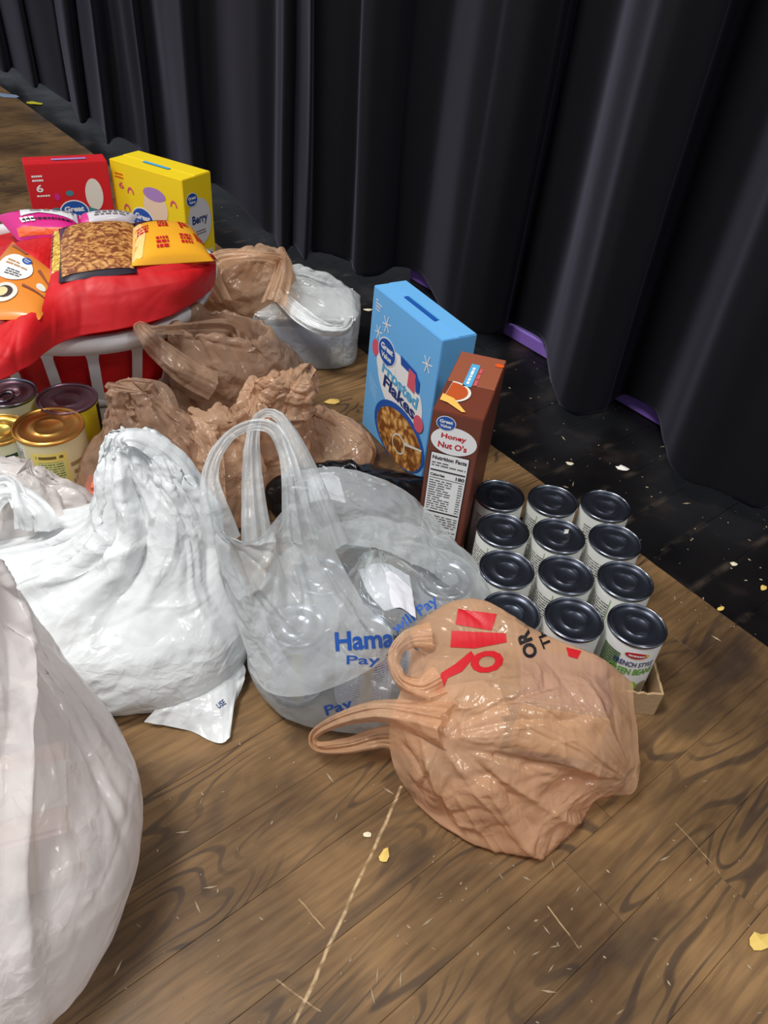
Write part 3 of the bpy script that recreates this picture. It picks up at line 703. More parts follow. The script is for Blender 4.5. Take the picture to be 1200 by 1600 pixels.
lines_on('tab_lettering', lambda u, v: tp(W*.46-v, LEN*.46+u, 5), 0, 0, LEN*.28, W*.07, 1, M_WHITE, t, 4, .8, 4)
lines_on('small_print', lambda u, v: tp(W*.62-v, LEN*.46+u, 4), 0, 0, LEN*.3, W*.08, 1, M_PINKP, t, 8, .7, 2)
poly_on('ring_print', ell(W*.9, LEN*.86, W*.10, LEN*.03), lay(tp, 5), M_ORANGEP, t)
lf = lambda u, v: (-W/2-.0006, LEN/2-u, v)
poly_on('bowl_picture', ell(LEN*.8, H_*.2, LEN*.3, H_*.2), lf, M_FLAKES, t)

# yellow
m_yel = plain('yellow_carton', S(246, 214, 34), .42)
A_, B_ = G(170, 248, .28)[:2], G(284, 282, .28)[:2]
t, W, fr, rt, tp = carton('cereal_box', 'yellow berry cereal box standing right of the red cereal box', A_, B_, .088, .28, m_yel)
H_ = .28
logo(fr, W*.40, H_*.60, .031, t, 3)
poly_on('round_picture', ell(W*.60, H_*.73, W*.17, H_*.12), lay(fr, 1), flat('cream_print', 232, 206, 176), t)
poly_on('white_panel', ell(W*.62, H_*.42, W*.34, H_*.16), lay(fr, 1), M_WHITE, t)
poly_on('scarf_picture', [(W*.48, H_*.60), (W*.80, H_*.64), (W*.97, H_*.44), (W*.70, H_*.50)], lay(fr, 2), M_REDP, t)
for (x, y) in ((.26, .78), (.86, .78), (.18, .64)):
    pts = ell(W*x, H_*y, .010, .014, 12, a0=0, a1=math.pi*1.1) + ell(W*x, H_*y, .006, .009, 12, a0=0, a1=math.pi*1.1)[::-1]
    poly_on('marshmallow_picture', pts, lay(fr, 1), M_PINKP, t)
poly_on('marshmallow_picture', ell(W*.60, H_*.83, .032, .014), lay(fr, 2), M_LILAC, t)
text_on('size_lettering', '6', lay(fr, 1), W*.10, H_*.80, W*.07, H_*.05, M_PINKP, t); lines_on('small_print', lay(fr, 1), W*.06, H_*.87, W*.18, H_*.92, 2, M_ORANGEP, t)
poly_on('opening_tab', rect(W*.32, .030, W*.68, .040), lay(tp, 4), M_CYANP, t)
poly_on('white_panel', ell(.044, H_*.66, .036, .050), lay(rt, 1), flat('panel_grey_white', 214, 214, 218), t)
logo(rt, .024, H_*.84, .016, t, 2)
text_on('title_lettering', 'Berry', lay(rt, 2), .020, H_*.63, .048, .024, M_NAVY, t, .03)
lines_on('small_print', lay(rt, 2), .03, H_*.56, .06, H_*.60, 2, M_GREYP, t)
poly_on('nutrition_panel', rect(.012, H_*.02, .080, H_*.42), lay(rt, 1), M_OFFW, t)
lines_on('small_print', lay(rt, 2), .016, H_*.04, .076, H_*.40, 12, M_GREYP, t, 4, .5, 4)

# red
m_red = plain('red_carton', S(206, 32, 40), .42)
A_, B_ = G(37, 258, .28)[:2], G(167, 252, .28)[:2]
t, W, fr, rt, tp = carton('cereal_box', 'red cereal box standing behind the basket, left of the yellow box', A_, B_, .052, .28, m_red)
logo(fr, W*.50, H_*.64, .028, t, 3)
poly_on('white_panel', ell(W*.78, H_*.52, W*.20, H_*.12), lay(fr, 1), M_OFFW, t)
poly_on('white_panel', ell(W*.78, H_*.76, W*.11, H_*.12), lay(fr, 1), M_OFFW, t)
poly_on('scarf_picture', [(W*.64, H_*.68), (W*.92, H_*.62), (W*.99, H_*.50), (W*.66, H_*.60)], lay(fr, 2), M_TEALP, t)
poly_on('sleeve_picture', ell(W*.28, H_*.62, W*.11, H_*.06), lay(fr, 1), M_TEALP, t)
poly_on('marshmallow_picture', ell(W*.48, H_*.78, .008, .006), lay(fr, 1), M_TEALP, t)
poly_on('marshmallow_picture', ell(W*.32, H_*.76, .006, .008), lay(fr, 1), M_MAGP, t)
poly_on('marshmallow_picture', ell(W*.16, H_*.66, .008, .006), lay(fr, 1), M_ORANGEP, t)
text_on('size_lettering', '6', lay(fr, 1), W*.09, H_*.80, W*.08, H_*.055, M_WHITE, t)
lines_on('small_print', lay(fr, 1), W*.06, H_*.87, W*.19, H_*.93, 2, M_WHITE, t); lines_on('small_print', lay(fr, 1), W*.08, H_*.76, W*.24, H_*.785, 1, M_WHITE, t)
poly_on('opening_tab', rect(W*.34, .018, W*.76, .030), lay(tp, 4), M_LILAC, t)

# ------------------------------------------------------------------ cans
LABEL = label_mat('white_can_label', S(232, 232, 226), [(-3.0, -1.95, .012, .092, .0042, S(70, 66, 66)), (.6, 2.6, .012, .09, .0042, S(90, 86, 90)), (-1.95, -1.90, .012, .1, 0, S(150, 170, 130))])
def make_can(label, loc, r=.0365, h=.112, lab=LABEL, lid=M_LID, rim=M_SILVER, rz=0, pull=False, name='food_can', n=44, group=None):
    t = thing(name, label, 'can', loc, rz, group)
    lathe('can_label', [(r*.965, .006), (r*.972, .008), (r*.972, h-.008), (r*.965, h-.006)], lab, t, n)
    rimp = lambda z, s: [(r*.94, z), (r*.995, z+s*.0004), (r, z+s*.0015), (r, z+s*.003), (r*.985, z+s*.0042), (r*.965, z+s*.006)]
    lathe('bottom_rim', [(0.001, .003), (r*.90, .003), (r*.92, .0002)]+rimp(0., 1), rim, t, n)
    lathe('top_rim', [(r*.965, h-.006), (r*.985, h-.0045), (r, h-.003), (r, h-.001), (r*.985, h), (r*.955, h-.0002), (r*.935, h-.0035)], rim, t, n)
    z = h-.0037
    prof = [(r*.935, z), (r*.88, z-.0002), (r*.865, z+.0012), (r*.84, z+.0012), (r*.825, z), (r*.44, z-.0005), (r*.425, z+.0006), (r*.40, z+.0006), (r*.385, z-.0003), (.0006, z-.0003)]
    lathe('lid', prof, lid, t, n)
    if pull:
        tab = []
        for k in range(20):
            a = 2*math.pi*k/20; tab.append((a, 0))
        V = []; F = []
        for k in range(24):
            a = 2*math.pi*k/24
            for rr, zz in ((1, 0), (1, .0016), (.62, .0016), (.62, 0)):
                V.append((r*.30*rr*math.cos(a), -r*.25+r*.42*rr*math.sin(a), z+.0012+zz))
        for k in range(24):
            for q in range(4): F.append((k*4+q, k*4+(q+1) % 4, ((k+1) % 24)*4+(q+1) % 4, ((k+1) % 24)*4+q))
        mk('pull_tab', V, F, M_SILVER, t, True)
    return t
SP = .0775; X0, Y0 = .1655, .8858
rowname = ['back row', 'second row from the back', 'third row from the back', 'front row']
colname = ['left', 'middle', 'right']
first = None
for rw in range(4):
    for cl in range(3):
        lb = 'white-labelled can with a dark lid, %s can of the tray\'s %s' % (colname[cl], rowname[rw])
        loc = (X0+SP*cl+.0003*rw, Y0-SP*rw, .002); rz = random.Random(rw*3+cl).uniform(-.5, .5)
        if first is None: first = make_can(lb, loc); first.rotation_euler = (0, 0, rz); first['group'] = 'green bean cans in the cardboard tray'
        elif (rw, cl) != (3, 2): copy_tree(first, lb, loc, rz)
gb = label_mat('green_bean_label', S(234, 234, 230), [(-2.9, -2.15, .02, .09, 0, S(120, 140, 100)), (-2.9, -2.15, .02, .09, .004, S(60, 80, 60))])
t = make_can('white french style green beans can at the right front corner of the tray', (X0+SP*2+.001, Y0-SP*3, .002), lab=gb, group='green bean cans in the cardboard tray')
R_ = .0365
cyl = lambda k: (lambda u, v: ((R_*.972+.0003+k*.0003)*math.cos(u/R_-1.5), (R_*.972+.0003+k*.0003)*math.sin(u/R_-1.5), v))
def cyl_poly(name, pts, k, mat):
    V, F = subdiv2d(pts, [tuple(range(len(pts)))], .004); return mk(name, [cyl(k)(*p) for p in V], F, mat, t)
cyl_poly('brand_oval', ell(-.005, .094, .0155, .0062, ang=0), 0, M_WHITE)
cyl_poly('brand_oval', ell(-.005, .094, .0145, .0052, ang=0), 1, M_REDP)
lines_on('brand_lettering', cyl(2), -.015, .0922, .005, .0958, 1, M_WHITE, t, 4, .8, 7)
cyl_poly('leaf_print', ell(.0075, .0955, .0028, .0022), 2, flat('leaf_yellow', 226, 186, 50))
text_on('title_lettering', 'FRENCH STYLE', cyl(1), -.030, .074, .052, .0085, M_NAVY, t, .02)
text_on('title_lettering', 'GREEN BEANS', cyl(1), -.034, .059, .060, .0115, M_GREENP, t, .03)
cyl_poly('badge', ell(-.002, .036, .0135, .0115), 1, flat('lime_print', 150, 200, 70))
lines_on('small_print', cyl(2), -.011, .031, .007, .041, 3, M_GREENP, t, 3, .5, 3)
cyl_poly('bean_picture', ell(.019, .030, .010, .013), 1, flat('bean_picture_print', 150, 130, 104))
# crumb on a lid
tag(mk('paper_crumb', [(0, 0, 0), (.006, .001, .001), (.007, .006, .004), (.002, .009, .001), (.003, .003, .005)], [(0, 1, 4), (1, 2, 4), (2, 3, 4), (3, 0, 4), (3, 2, 1, 0)], M_OFFW, org=None), 'tiny pale crumb lying on the lid of a tray can', 'crumb').location = (X0+SP+.008, Y0-SP+.006, .1115)
# cardboard tray
cx, cy = X0+SP, Y0-SP*1.5; TW, TD, TH = SP*3+.012, SP*4+.012, .042
t = thing('cardboard_tray', 'shallow brown cardboard tray holding twelve white cans', 'tray', (cx, cy, 0))
bm_obj('tray_base', box_bm(TW, TD, .0015, 0, .0002), M_CARD, t)
def torn_wall(name, L_, rot, loc, seed):
    r = random.Random(seed); n = 40; V = []; F = []
    for k in range(n+1):
        x = -L_/2+L_*k/n; zt = TH-(.003*r.random() if k % 2 else 0)
        V += [(x, -.0015, 0.0005), (x, .0015, 0.0005), (x, .0015, zt), (x, -.0015, zt)]
    for k in range(n):
        a = k*4; b = a+4
        for q in range(4): F.append((a+q, b+q, b+(q+1) % 4, a+(q+1) % 4))
    F += [(0, 1, 2, 3), (n*4+3, n*4+2, n*4+1, n*4)]
    o = mk(name, V, F, M_CARD, t); o.location = loc; o.rotation_euler = (0, 0, rot); return o
torn_wall('tray_wall', TW, 0, (0, -TD/2, 0), 1); torn_wall('tray_wall', TW, 0, (0, TD/2, 0), 2)
torn_wall('tray_wall', TD, math.pi/2, (TW/2, 0, 0), 3); torn_wall('tray_wall', TD, math.pi/2, (-TW/2, 0, 0), 4)

# ------------------------------------------------------------------ left cans on a green carton
gc = thing('green_carton', 'dark green carton lying under the cans left of the white bags', 'carton', (-.50, .935, 0), rz=.12)
bm_obj('carton', box_bm(.21, .20, .030, .0015), plain('green_carton', S(28, 78, 58), .4), gc)
poly_on('yellow_print', rect(.045, -.095, .10, -.06), lambda u, v: (u, v, .0306), flat('carton_yellow', 222, 196, 40), gc)
poly_on('white_edge_print', rect(-.10, .026, .105, .0295), lambda u, v: (u, -.1005, v), M_WHITE, gc)
cream = label_mat('cream_can_label', S(214, 204, 160), [(-2.7, -1.98, .010, .108, 0, S(226, 226, 220)), (-2.65, -2.05, .012, .106, .0045, S(60, 60, 62)),
        (-1.75, -.75, .045, .100, 0, S(228, 206, 110)), (-1.65, -.85, .052, .085, 0, S(206, 214, 140)), (-1.62, -.9, .052, .085, .0042, S(120, 112, 60)),
        (-1.65, -.85, .088, .098, .010, S(110, 90, 40)), (-1.7, -.7, .022, .042, .004, S(140, 130, 110)), (-1.6, -1.0, .008, .020, 0, S(228, 226, 222)), (-.7, .1, .01, .08, .014, S(150, 128, 84))])
make_can('large cream-labelled can with a shiny gold lid beside the basket', tuple(G(75, 663, .15)[:2])+(.031,), r=.0495, h=.118, lab=cream, lid=M_GOLD, rim=M_GOLD, rz=0)
yl = label_mat('yellow_can_label', S(226, 206, 40), [(-1.4, -.95, .06, .10, .007, S(60, 50, 20)), (-1.4, -.75, .02, .055, .006, S(170, 140, 30)), (-.9, -.7, .05, .062, 0, S(220, 220, 226)), (-.86, -.74, .053, .059, 0, S(90, 80, 150)), (-.02, .2, .006, .11, 0, S(40, 26, 24)), (.2, 2.6, .006, .11, 0, S(60, 40, 30))])
make_can('yellow-labelled can with a mauve metal lid behind the gold-lidded can', tuple(G(104, 620, .15)[:2])+(.031,), r=.045, h=.118, lab=yl, lid=M_MAUVE, rim=M_MAUVE)
cl2 = label_mat('pale_can_label', S(210, 204, 176), [(-1.2, -.6, .02, .09, 0, S(190, 60, 50)), (-1.9, -1.3, .02, .09, .008, S(120, 112, 80))])
make_can('pull-tab can with a mauve lid at the left edge of the photo', tuple(G(12, 610, .145)[:2])+(.031,), r=.042, h=.112, lab=cl2, lid=M_MAUVE, rim=M_SILVER, pull=True)
cl3 = label_mat('picture_can_label', S(206, 206, 170), [(-1.0, -.6, .045, .085, 0, S(226, 200, 50)), (-1.02, -.58, .083, .090, 0, S(30, 60, 40)), (-1.3, -.5, .008, .040, 0, S(200, 130, 70)), (-2.2, -1.2, .02, .08, .01, S(170, 170, 120))])
make_can('gold-rimmed can left of the large gold-lidded can, cut by the photo edge', tuple(G(-4, 668, .145)[:2])+(.031,), r=.040, h=.112, lab=cl3, lid=plain('yellow_gold_metal', S(206, 180, 90), .3, .9), rim=M_GOLD)

# ------------------------------------------------------------------ laundry basket
BC = np.array([-.602, 1.262]); RX, RY, BH, EX = .254, .245, .220, 2.6
def sup(a, rx, ry):
    c, s = math.cos(a), math.sin(a); return rx*math.copysign(abs(c)**(2/EX), c), ry*math.copysign(abs(s)**(2/EX), s)
tb = thing('laundry_basket', 'white plastic laundry basket with slatted sides, lined with red plastic', 'basket', (BC[0], BC[1], 0))
def band(name, prof, n=72):
    """prof: list of (inset from rim, z); closed cross-section swept round the basket"""
    V = []; F = []; m = len(prof)
    for k in range(n):
        a = 2*math.pi*k/n
        for ins, z in prof:
            x, y = sup(a, RX-ins, RY-ins); V.append((x, y, z))
    for k in range(n):
        for q in range(m): F.append((k*m+q, ((k+1) % n)*m+q, ((k+1) % n)*m+(q+1) % m, k*m+(q+1) % m))
    return mk(name, V, F, M_WHITEPL, tb, True)
ins = lambda z: .012+.055*(1-z/BH)
band('rim', [(.012, BH-.030), (.0, BH-.028), (-.006, BH-.012), (-.006, BH-.004), (.0, BH), (.010, BH), (.016, BH-.006), (.016, BH-.030)])
band('middle_band', [(ins(.075), .066), (ins(.075)-.002, .075), (ins(.09)-.001, .090), (ins(.09)+.003, .090), (ins(.075)+.003, .066)])
band('bottom_band', [(ins(0)+.006, .0008), (ins(0), .004), (ins(.02), .022), (ins(.02)+.003, .022), (ins(0)+.006, .006)])
n = 72; V = [(0, 0, .004)]; 
for k in range(n): x, y = sup(2*math.pi*k/n, RX-ins(0)-.004, RY-ins(0)-.004); V.append((x, y, .004))
mk('basket_floor', V, [(0, k+1, (k+1) % n+1) for k in range(n)], M_WHITEPL, tb)
# slats with rounded shoulders into the bands
ns = 22; pts = [sup(2*math.pi*k/400, RX, RY) for k in range(401)]; cum = np.concatenate([[0], np.cumsum([math.hypot(pts[i+1][0]-pts[i][0], pts[i+1][1]-pts[i][1]) for i in range(400)])])
slm = None
for k in range(ns):
    a = 2*math.pi*np.interp((k+.35)/ns*cum[-1], cum, np.arange(401))/400
    x1, y1 = sup(a, RX-ins(BH-.02), RY-ins(BH-.02)); x0, y0 = sup(a, RX-ins(.01), RY-ins(.01))
    x2, y2 = sup(a+.01, RX-ins(.1), RY-ins(.1)); x3, y3 = sup(a-.01, RX-ins(.1), RY-ins(.1))
    tan = Vector((x2-x3, y2-y3, 0)).normalized(); upv = Vector((x1-x0, y1-y0, BH-.03)); ln = upv.length; upv.normalize(); nrm = tan.cross(upv).normalized()
    if slm is None:
        V = []; F = []
        prof = [(0, .020), (.03, .012), (.12, .0085), (.26, .0085), (.33, .013), (.40, .013), (.47, .0085), (.85, .0085), (.95, .012), (1, .022)]
        for (tz, hw) in prof: V += [(-hw, -.0015, tz*ln), (hw, -.0015, tz*ln), (hw, .0015, tz*ln), (-hw, .0015, tz*ln)]
        for i in range(len(prof)-1):
            for q in range(4): F.append((i*4+q, i*4+(q+1) % 4, (i+1)*4+(q+1) % 4, (i+1)*4+q))
        F += [(3, 2, 1, 0), tuple((len(prof)-1)*4+q for q in range(4))]
        o = mk('slat', V, F, M_WHITEPL, tb); slm = o.data
    else:
        o = bpy.data.objects.new('slat', slm); COL.objects.link(o); o.parent = tb
    mm = Matrix.Identity(4)
    for i in range(3): mm[i][0] = tan[i]; mm[i][1] = nrm[i]; mm[i][2] = upv[i]
    mm[0][3], mm[1][3], mm[2][3] = x0, y0, .010
    o.matrix_local = mm
# red liner
org = (BC[0], BC[1], .006)
tr_ = thing('red_plastic_liner', 'red plastic sheet lining the basket and spilling over its near rim', 'plastic sheet', org)
k_ = .010
bag('liner_body', [(.012, BC[0], BC[1], .06, .06, 0, 2.4), (.013, BC[0], BC[1], RX-ins(0)-k_, RY-ins(0)-k_, 0, 2.6), (.08, BC[0], BC[1], RX-ins(.08)-k_, RY-ins(.08)-k_, 0, 2.6),
                   (.15, BC[0], BC[1], RX-ins(.15)-k_, RY-ins(.15)-k_, 0, 2.6), (.20, BC[0], BC[1], RX-.03, RY-.03, 0, 2.6), (.225, BC[0], BC[1]+.01, RX-.06, RY-.07, 0, 2.4), (.24, BC[0], BC[1]+.01, .12, .12), (.24, BC[0], BC[1], .03, .03)],
    M_REDBAG, tr_, org, nu=150, nv=70, seed=4, sh=1.02, sv=1.02, pull=(.12, .1, .08), amp=.003, fk=.08)
top = [(-70, 540, .26), (0, 508, .27), (35, 474, .28), (75, 432, .29), (106, 406, .30), (160, 403, .305), (215, 403, .31), (275, 402, .305), (324, 396, .295), (336, 402, .28)]
m1 = [(-65, 560, .265), (0, 530, .275), (40, 500, .285), (78, 462, .29), (116, 440, .30), (172, 432, .302), (228, 428, .30), (285, 422, .295), (329, 412, .285), (338, 412, .27)]
m2 = [(-60, 585, .255), (0, 560, .265), (44, 535, .268), (82, 500, .27), (125, 478, .275), (182, 470, .275), (240, 460, .275), (295, 446, .275), (332, 425, .27), (338, 422, .265)]
bt = [(-60, 620, .235), (0, 594, .24), (46, 572, .24), (86, 540, .238), (132, 524, .236), (190, 514, .236), (252, 498, .236), (302, 474, .238), (335, 446, .24), (338, 432, .245)]
inn = [(x+6, y+8, z-.03) for x, y, z in top]
X = crumple(px_grid([inn, top, m1, m2, bt]), 90, 180, sh=1.035, sv=1.03, seed=12, pull=(.05, .05, .04), amp=.003)
X = creases(X, n=34, seed=7, amp=(.001, .003), wid=(.008, .02), ln=(.05, .18)); grid_obj('draped_flap', X, M_REDBAG, tr_, org=org, thick=.0006)
# a bunched red fold behind, between the packages
X = crumple(px_grid([[(-20, 392, .24), (20, 380, .27), (60, 372, .275), (95, 366, .27)], [(-20, 402, .26), (20, 392, .285), (58, 390, .29), (90, 385, .28)], [(-20, 420, .255), (20, 410, .275), (55, 415, .28), (80, 430, .27)], [(-20, 440, .25), (20, 450, .25), (60, 450, .25), (80, 455, .24)]]), 50, 70, sh=1.1, sv=1.08, seed=5)
grid_obj('bunched_fold', X, M_REDBAG, tr_, org=org, thick=.0006)

# ------------------------------------------------------------------ packages in the basket
def pillow(name, label, cat, c4, th, mat, seed=1, crimp=True, nn=(26, 36)):
    """pillow pack between corners c4 (near-left, near-right, far-right, far-left)"""
    c4 = [np.array(p, float) for p in c4]; org = sum(c4)/4
    nu, nv = nn; T = []; B = []
    n_ = np.cross(c4[1]-c4[0], c4[3]-c4[0]); n_ /= np.linalg.norm(n_)
    if n_[2] < 0: n_ = -n_
    for i in range(nv):
        v = i/(nv-1); rt_ = []; rb = []
        for j in range(nu):
            u = j/(nu-1); p = (c4[0]*(1-u)+c4[1]*u)*(1-v)+(c4[3]*(1-u)+c4[2]*u)*v
            q = (max(0, 1-abs(2*u-1)**2.6)**.6)*(max(0, 1-abs(2*v-1)**3.2)**.55)
            rt_.append(p+n_*(th*.6*q+.0008)); rb.append(p-n_*(th*.4*q))
        T.append(rt_); B.append(rb)
    T = crumple(np.array(T), nv, nu, sh=1.03, sv=1.03, seed=seed, pull=(.1, .1, .1), amp=.002, iters=(20, 20, 20)); B = np.array(B)
    t = thing(name, label, cat, org)
    top_ = grid_obj('pack_front', T, mat, t, org=org)
    nV = nu*nv; loop = [j for j in range(nu)]+[i*nu+nu-1 for i in range(1, nv)]+[(nv-1)*nu+j for j in range(nu-2, -1, -1)]+[i*nu for i in range(nv-2, 0, -1)]
    V = np.concatenate([T.reshape(-1, 3), B.reshape(-1, 3)]); F = [((i*nu+j)+nV, ((i+1)*nu+j)+nV, ((i+1)*nu+j+1)+nV, (i*nu+j+1)+nV) for i in range(nv-1) for j in range(nu-1)]
    F += [(loop[k], loop[(k+1) % len(loop)], loop[(k+1) % len(loop)]+nV, loop[k]+nV) for k in range(len(loop))]
    mk('pack_back', V, F, mat, t, True, org)
    f = lambda u, v, k=0: tuple(np.array(cr_pt(T, u, v))+n_*(.0012+.0004*k)-org)
    return t, f, top_
def cr_pt(T, u, v):
    a, b = T.shape[:2]; x = min(max(v, 0), .9999)*(a-1); y = min(max(u, 0), .9999)*(b-1); i, j = int(x), int(y); fx, fy = x-i, y-j
    return (T[i, j]*(1-fy)+T[i, j+1]*fy)*(1-fx)+(T[i+1, j]*(1-fy)+T[i+1, j+1]*fy)*fx
def dense(name, pts, f, k, mat, t):
    V, F = subdiv2d(pts, [tuple(range(len(pts)))], .12); return mk(name, [f(u, v, k) for u, v in V], F, mat, t)
gl = lambda n_, r, g, b: plain(n_, S(r, g, b), .25)
# orange cracker pack at left
t, f, _ = pillow('cracker_pack', 'orange snack box pack with a white oval at the left end of the basket', 'snack pack',
    [G(-70, 500, .275), G(62, 500, .28), G(100, 440, .285), G(20, 378, .275)], .03, gl('orange_pack', 226, 136, 52), 3)
poly = ell(.42, .62, .27, .20, 24); dense('white_panel', poly, f, 1, M_WHITE, t)
dense('logo_disc', ell(.52, .78, .075, .06, 16), f, 2, M_BLUEP, t)
text_on('logo_lettering', 'Great', lambda u, v: f(u, v, 3), .47, .78, .10, .03, M_WHITE, t); text_on('logo_lettering', 'Value', lambda u, v: f(u, v, 3), .48, .745, .08, .025, M_WHITE, t)
lines_on('small_print', lambda u, v: f(u, v, 3), .26, .62, .60, .71, 2, flat('tan_print', 196, 146, 90), t, 2, .5, 3)
lines_on('small_print', lambda u, v: f(u, v, 3), .34, .48, .58, .58, 3, M_GREYP, t, 3, .5, 3)
dense('ring_picture', ell(.50, .25, .16, .13, 20), f, 1, M_OFFW, t); dense('ring_picture', ell(.50, .25, .10, .08, 20), f, 2, flat('ring_brown', 70, 50, 50), t); dense('ring_picture', ell(.47, .24, .07, .06, 16), f, 3, flat('ring_cream', 226, 206, 150), t)
dense('round_picture', ell(.87, .50, .06, .06, 16), f, 1, M_OFFW, t)
dense('brown_stripe', [(.72, .72), (.95, .60), (.97, .62), (.74, .78)], f, 1, flat('stripe_brown', 150, 84, 60), t)
dense('brown_stripe', [(.66, .38), (.95, .36), (.95, .39), (.66, .42)], f, 1, flat('stripe_brown2', 140, 76, 56), t)
dense('brown_stripe', [(.10, .90), (.40, .88), (.44, .92), (.12, .95)], f, 1, flat('stripe_brown3', 160, 96, 66), t)
# elbow pasta
t, f, _ = pillow('pasta_bag', 'small see-through bag of yellow elbow pasta beside the noodle pack', 'pasta bag', [G(78, 432, .292), G(112, 438, .292), G(112, 366, .29), G(82, 364, .285)], .024, M_PASTA, 5)
dense('pink_stripe', [(0, 0), (.1, 0), (.1, 1), (0, 1)], f, 1, M_PINKP, t)
for q in range(7): dense('black_tick', [(.0, .25+q*.08), (.16, .25+q*.08), (.16, .275+q*.08), (.0, .275+q*.08)], f, 2, M_BLACKP, t)
# pink pack
t, f, _ = pillow('pink_snack_pack', 'pink and white snack pack at the back of the basket, before the red box', 'snack pack', [G(28, 376, .27), G(128, 372, .275), G(124, 338, .285), G(-6, 338, .28)], .035, gl('magenta_pack', 206, 40, 128), 6)
dense('white_panel', [(.24, .52), (.5, .62), (.98, .45), (.97, .97), (.5, .99), (.3, .92)], f, 1, gl('silver_white_pack', 226, 224, 226), t)
dense('orange_stripe', [(.04, .02), (.96, .02), (.96, .12), (.5, .10), (.08, .2)], f, 1, M_ORANGEP, t)
lines_on('small_print', lambda u, v: f(u, v, 2), .40, .66, .94, .94, 5, M_GREYP, t, 5, .4, 4)
lines_on('title_lettering', lambda u, v: f(u, v, 2), .20, .26, .92, .48, 1, M_WHITE, t, 3, .8, 9); lines_on('title_outline', lambda u, v: f(u, v, 3), .22, .30, .90, .42, 1, M_BLACKP, t, 5, .45, 12)  # black print outlining the white title letters
t, f, _ = pillow('silver_snack_pack', 'silver snack pack between the pink pack and the noodle pack', 'snack pack', [G(122, 362, .27), G(205, 352, .272), G(215, 338, .28), G(125, 338, .28)], .03, gl('silver_pack', 206, 200, 204), 7)
dense('magenta_stripe', [(.05, .1), (.22, .1), (.12, .9), (.02, .9)], f, 1, M_MAGP, t)
lines_on('small_print', lambda u, v: f(u, v, 1), .3, .3, .9, .8, 3, M_GREYP, t, 8, .4, 4)
# noodle packs
t, f, _ = pillow('noodle_pack', 'dark-edged pack with a noodle picture lying on top of the basket', 'noodle pack', [G(92, 442, .300), G(214, 426, .305), G(212, 350, .305), G(92, 358, .30)], .032, gl('dark_pack', 40, 30, 44), 8)
dense('noodle_picture', [(.05, .03), (.97, .03), (.98, .90), (.85, .97), (.5, .95), (.25, .92), (.10, .82), (.04, .6)], f, 1, M_NOODLE, t)
t, f, _ = pillow('dark_red_pack', 'thin dark red pack edge behind the orange noodle pack', 'noodle pack', [G(205, 362, .292), G(292, 362, .292), G(264, 345, .30), G(206, 350, .30)], .014, gl('maroon_pack', 58, 14, 22), 9)
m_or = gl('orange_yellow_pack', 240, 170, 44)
t, f, _ = pillow('ramen_pack', 'orange noodle pack with red lettering at the right end of the basket', 'noodle pack', [G(206, 416, .312), G(334, 408, .295), G(298, 356, .30), G(208, 356, .312)], .04, m_or, 10)
for (u, v, wq) in ((.06, .60, .16), (.36, .70, .15), (.68, .66, .15), (.30, .22, .16), (.62, .28, .16), (.84, .36, .12)):
    lines_on('red_lettering', lambda a, b: f(a, b, 1), u, v-.11, u+wq, v+.12, 3, M_REDP, t, int(u*100), .62, 3)
dense('painted_gloss', [(0, .05), (.12, .05), (.18, .5), (.10, .95), (0, .95)], f, 0, gl('orange_pack_highlight', 248, 206, 130), t)  # highlight on the wrapper painted as a paler stripe

# ------------------------------------------------------------------ brown bags
def bagthing(name, label, org): return thing(name, label, 'plastic bag', org)
# behind: brown bag by the yellow box
org = (-.345, 1.50, 0)
t = bagthing('brown_bag', 'brown plastic bag behind the basket, its handle loop reaching over a white bag', org)
bag('bag_body', [(.002, -.335, 1.50, .05, .05), (.004, -.335, 1.50, .085, .075), (.05, -.335, 1.50, .10, .085), (.10, -.33, 1.49, .10, .085), (.15, -.315, 1.47, .085, .07), (.19, -.29, 1.455, .055, .045), (.215, -.275, 1.45, .035, .03)], M_BROWN2, t, org, 120, 80, C=.62, seed=21, sh=1.10, sv=1.08, amp=.008)
strap('handle', [G(350, 470, .17), G(330, 430, .20), G(340, 402, .225), G(380, 396, .235), G(415, 398, .235), G(440, 404, .225), G(438, 430, .20), G(425, 470, .17)], [.03, .035, .04, .03, .02, .03, .04, .05], .006, M_BROWN2, t, org, seed=4)
# big brown bag right of the basket
org = (-.27, 1.16, 0)
t = bagthing('brown_bag', 'large brown see-through plastic bag right of the basket with wide open mouth', org)
bag('bag_body', [(.002, -.28, 1.16, .05, .05), (.004, -.28, 1.16, .10, .09), (.05, -.27, 1.16, .122, .10), (.10, -.27, 1.16, .122, .10), (.15, -.28, 1.15, .11, .085), (.19, -.29, 1.14, .092, .06, -.1), (.208, -.295, 1.14, .085, .052, -.15), (.20, -.295, 1.14, .078, .046, -.15), (.15, -.29, 1.14, .07, .045, -.1), (.09, -.28, 1.15, .06, .05)], M_BROWN, t, org, 170, 110, C=.72, seed=22, sh=1.09, sv=1.09, amp=.010)
strap('handle', [G(340, 600, .16), G(290, 575, .19), G(250, 545, .215), G(232, 526, .238), G(216, 508, .245), G(240, 512, .24), G(300, 508, .215), G(350, 506, .20), G(372, 520, .18), G(375, 560, .15)], [.05, .045, .035, .028, .018, .018, .03, .04, .04, .04], .006, M_BROWN, t, org, seed=6)
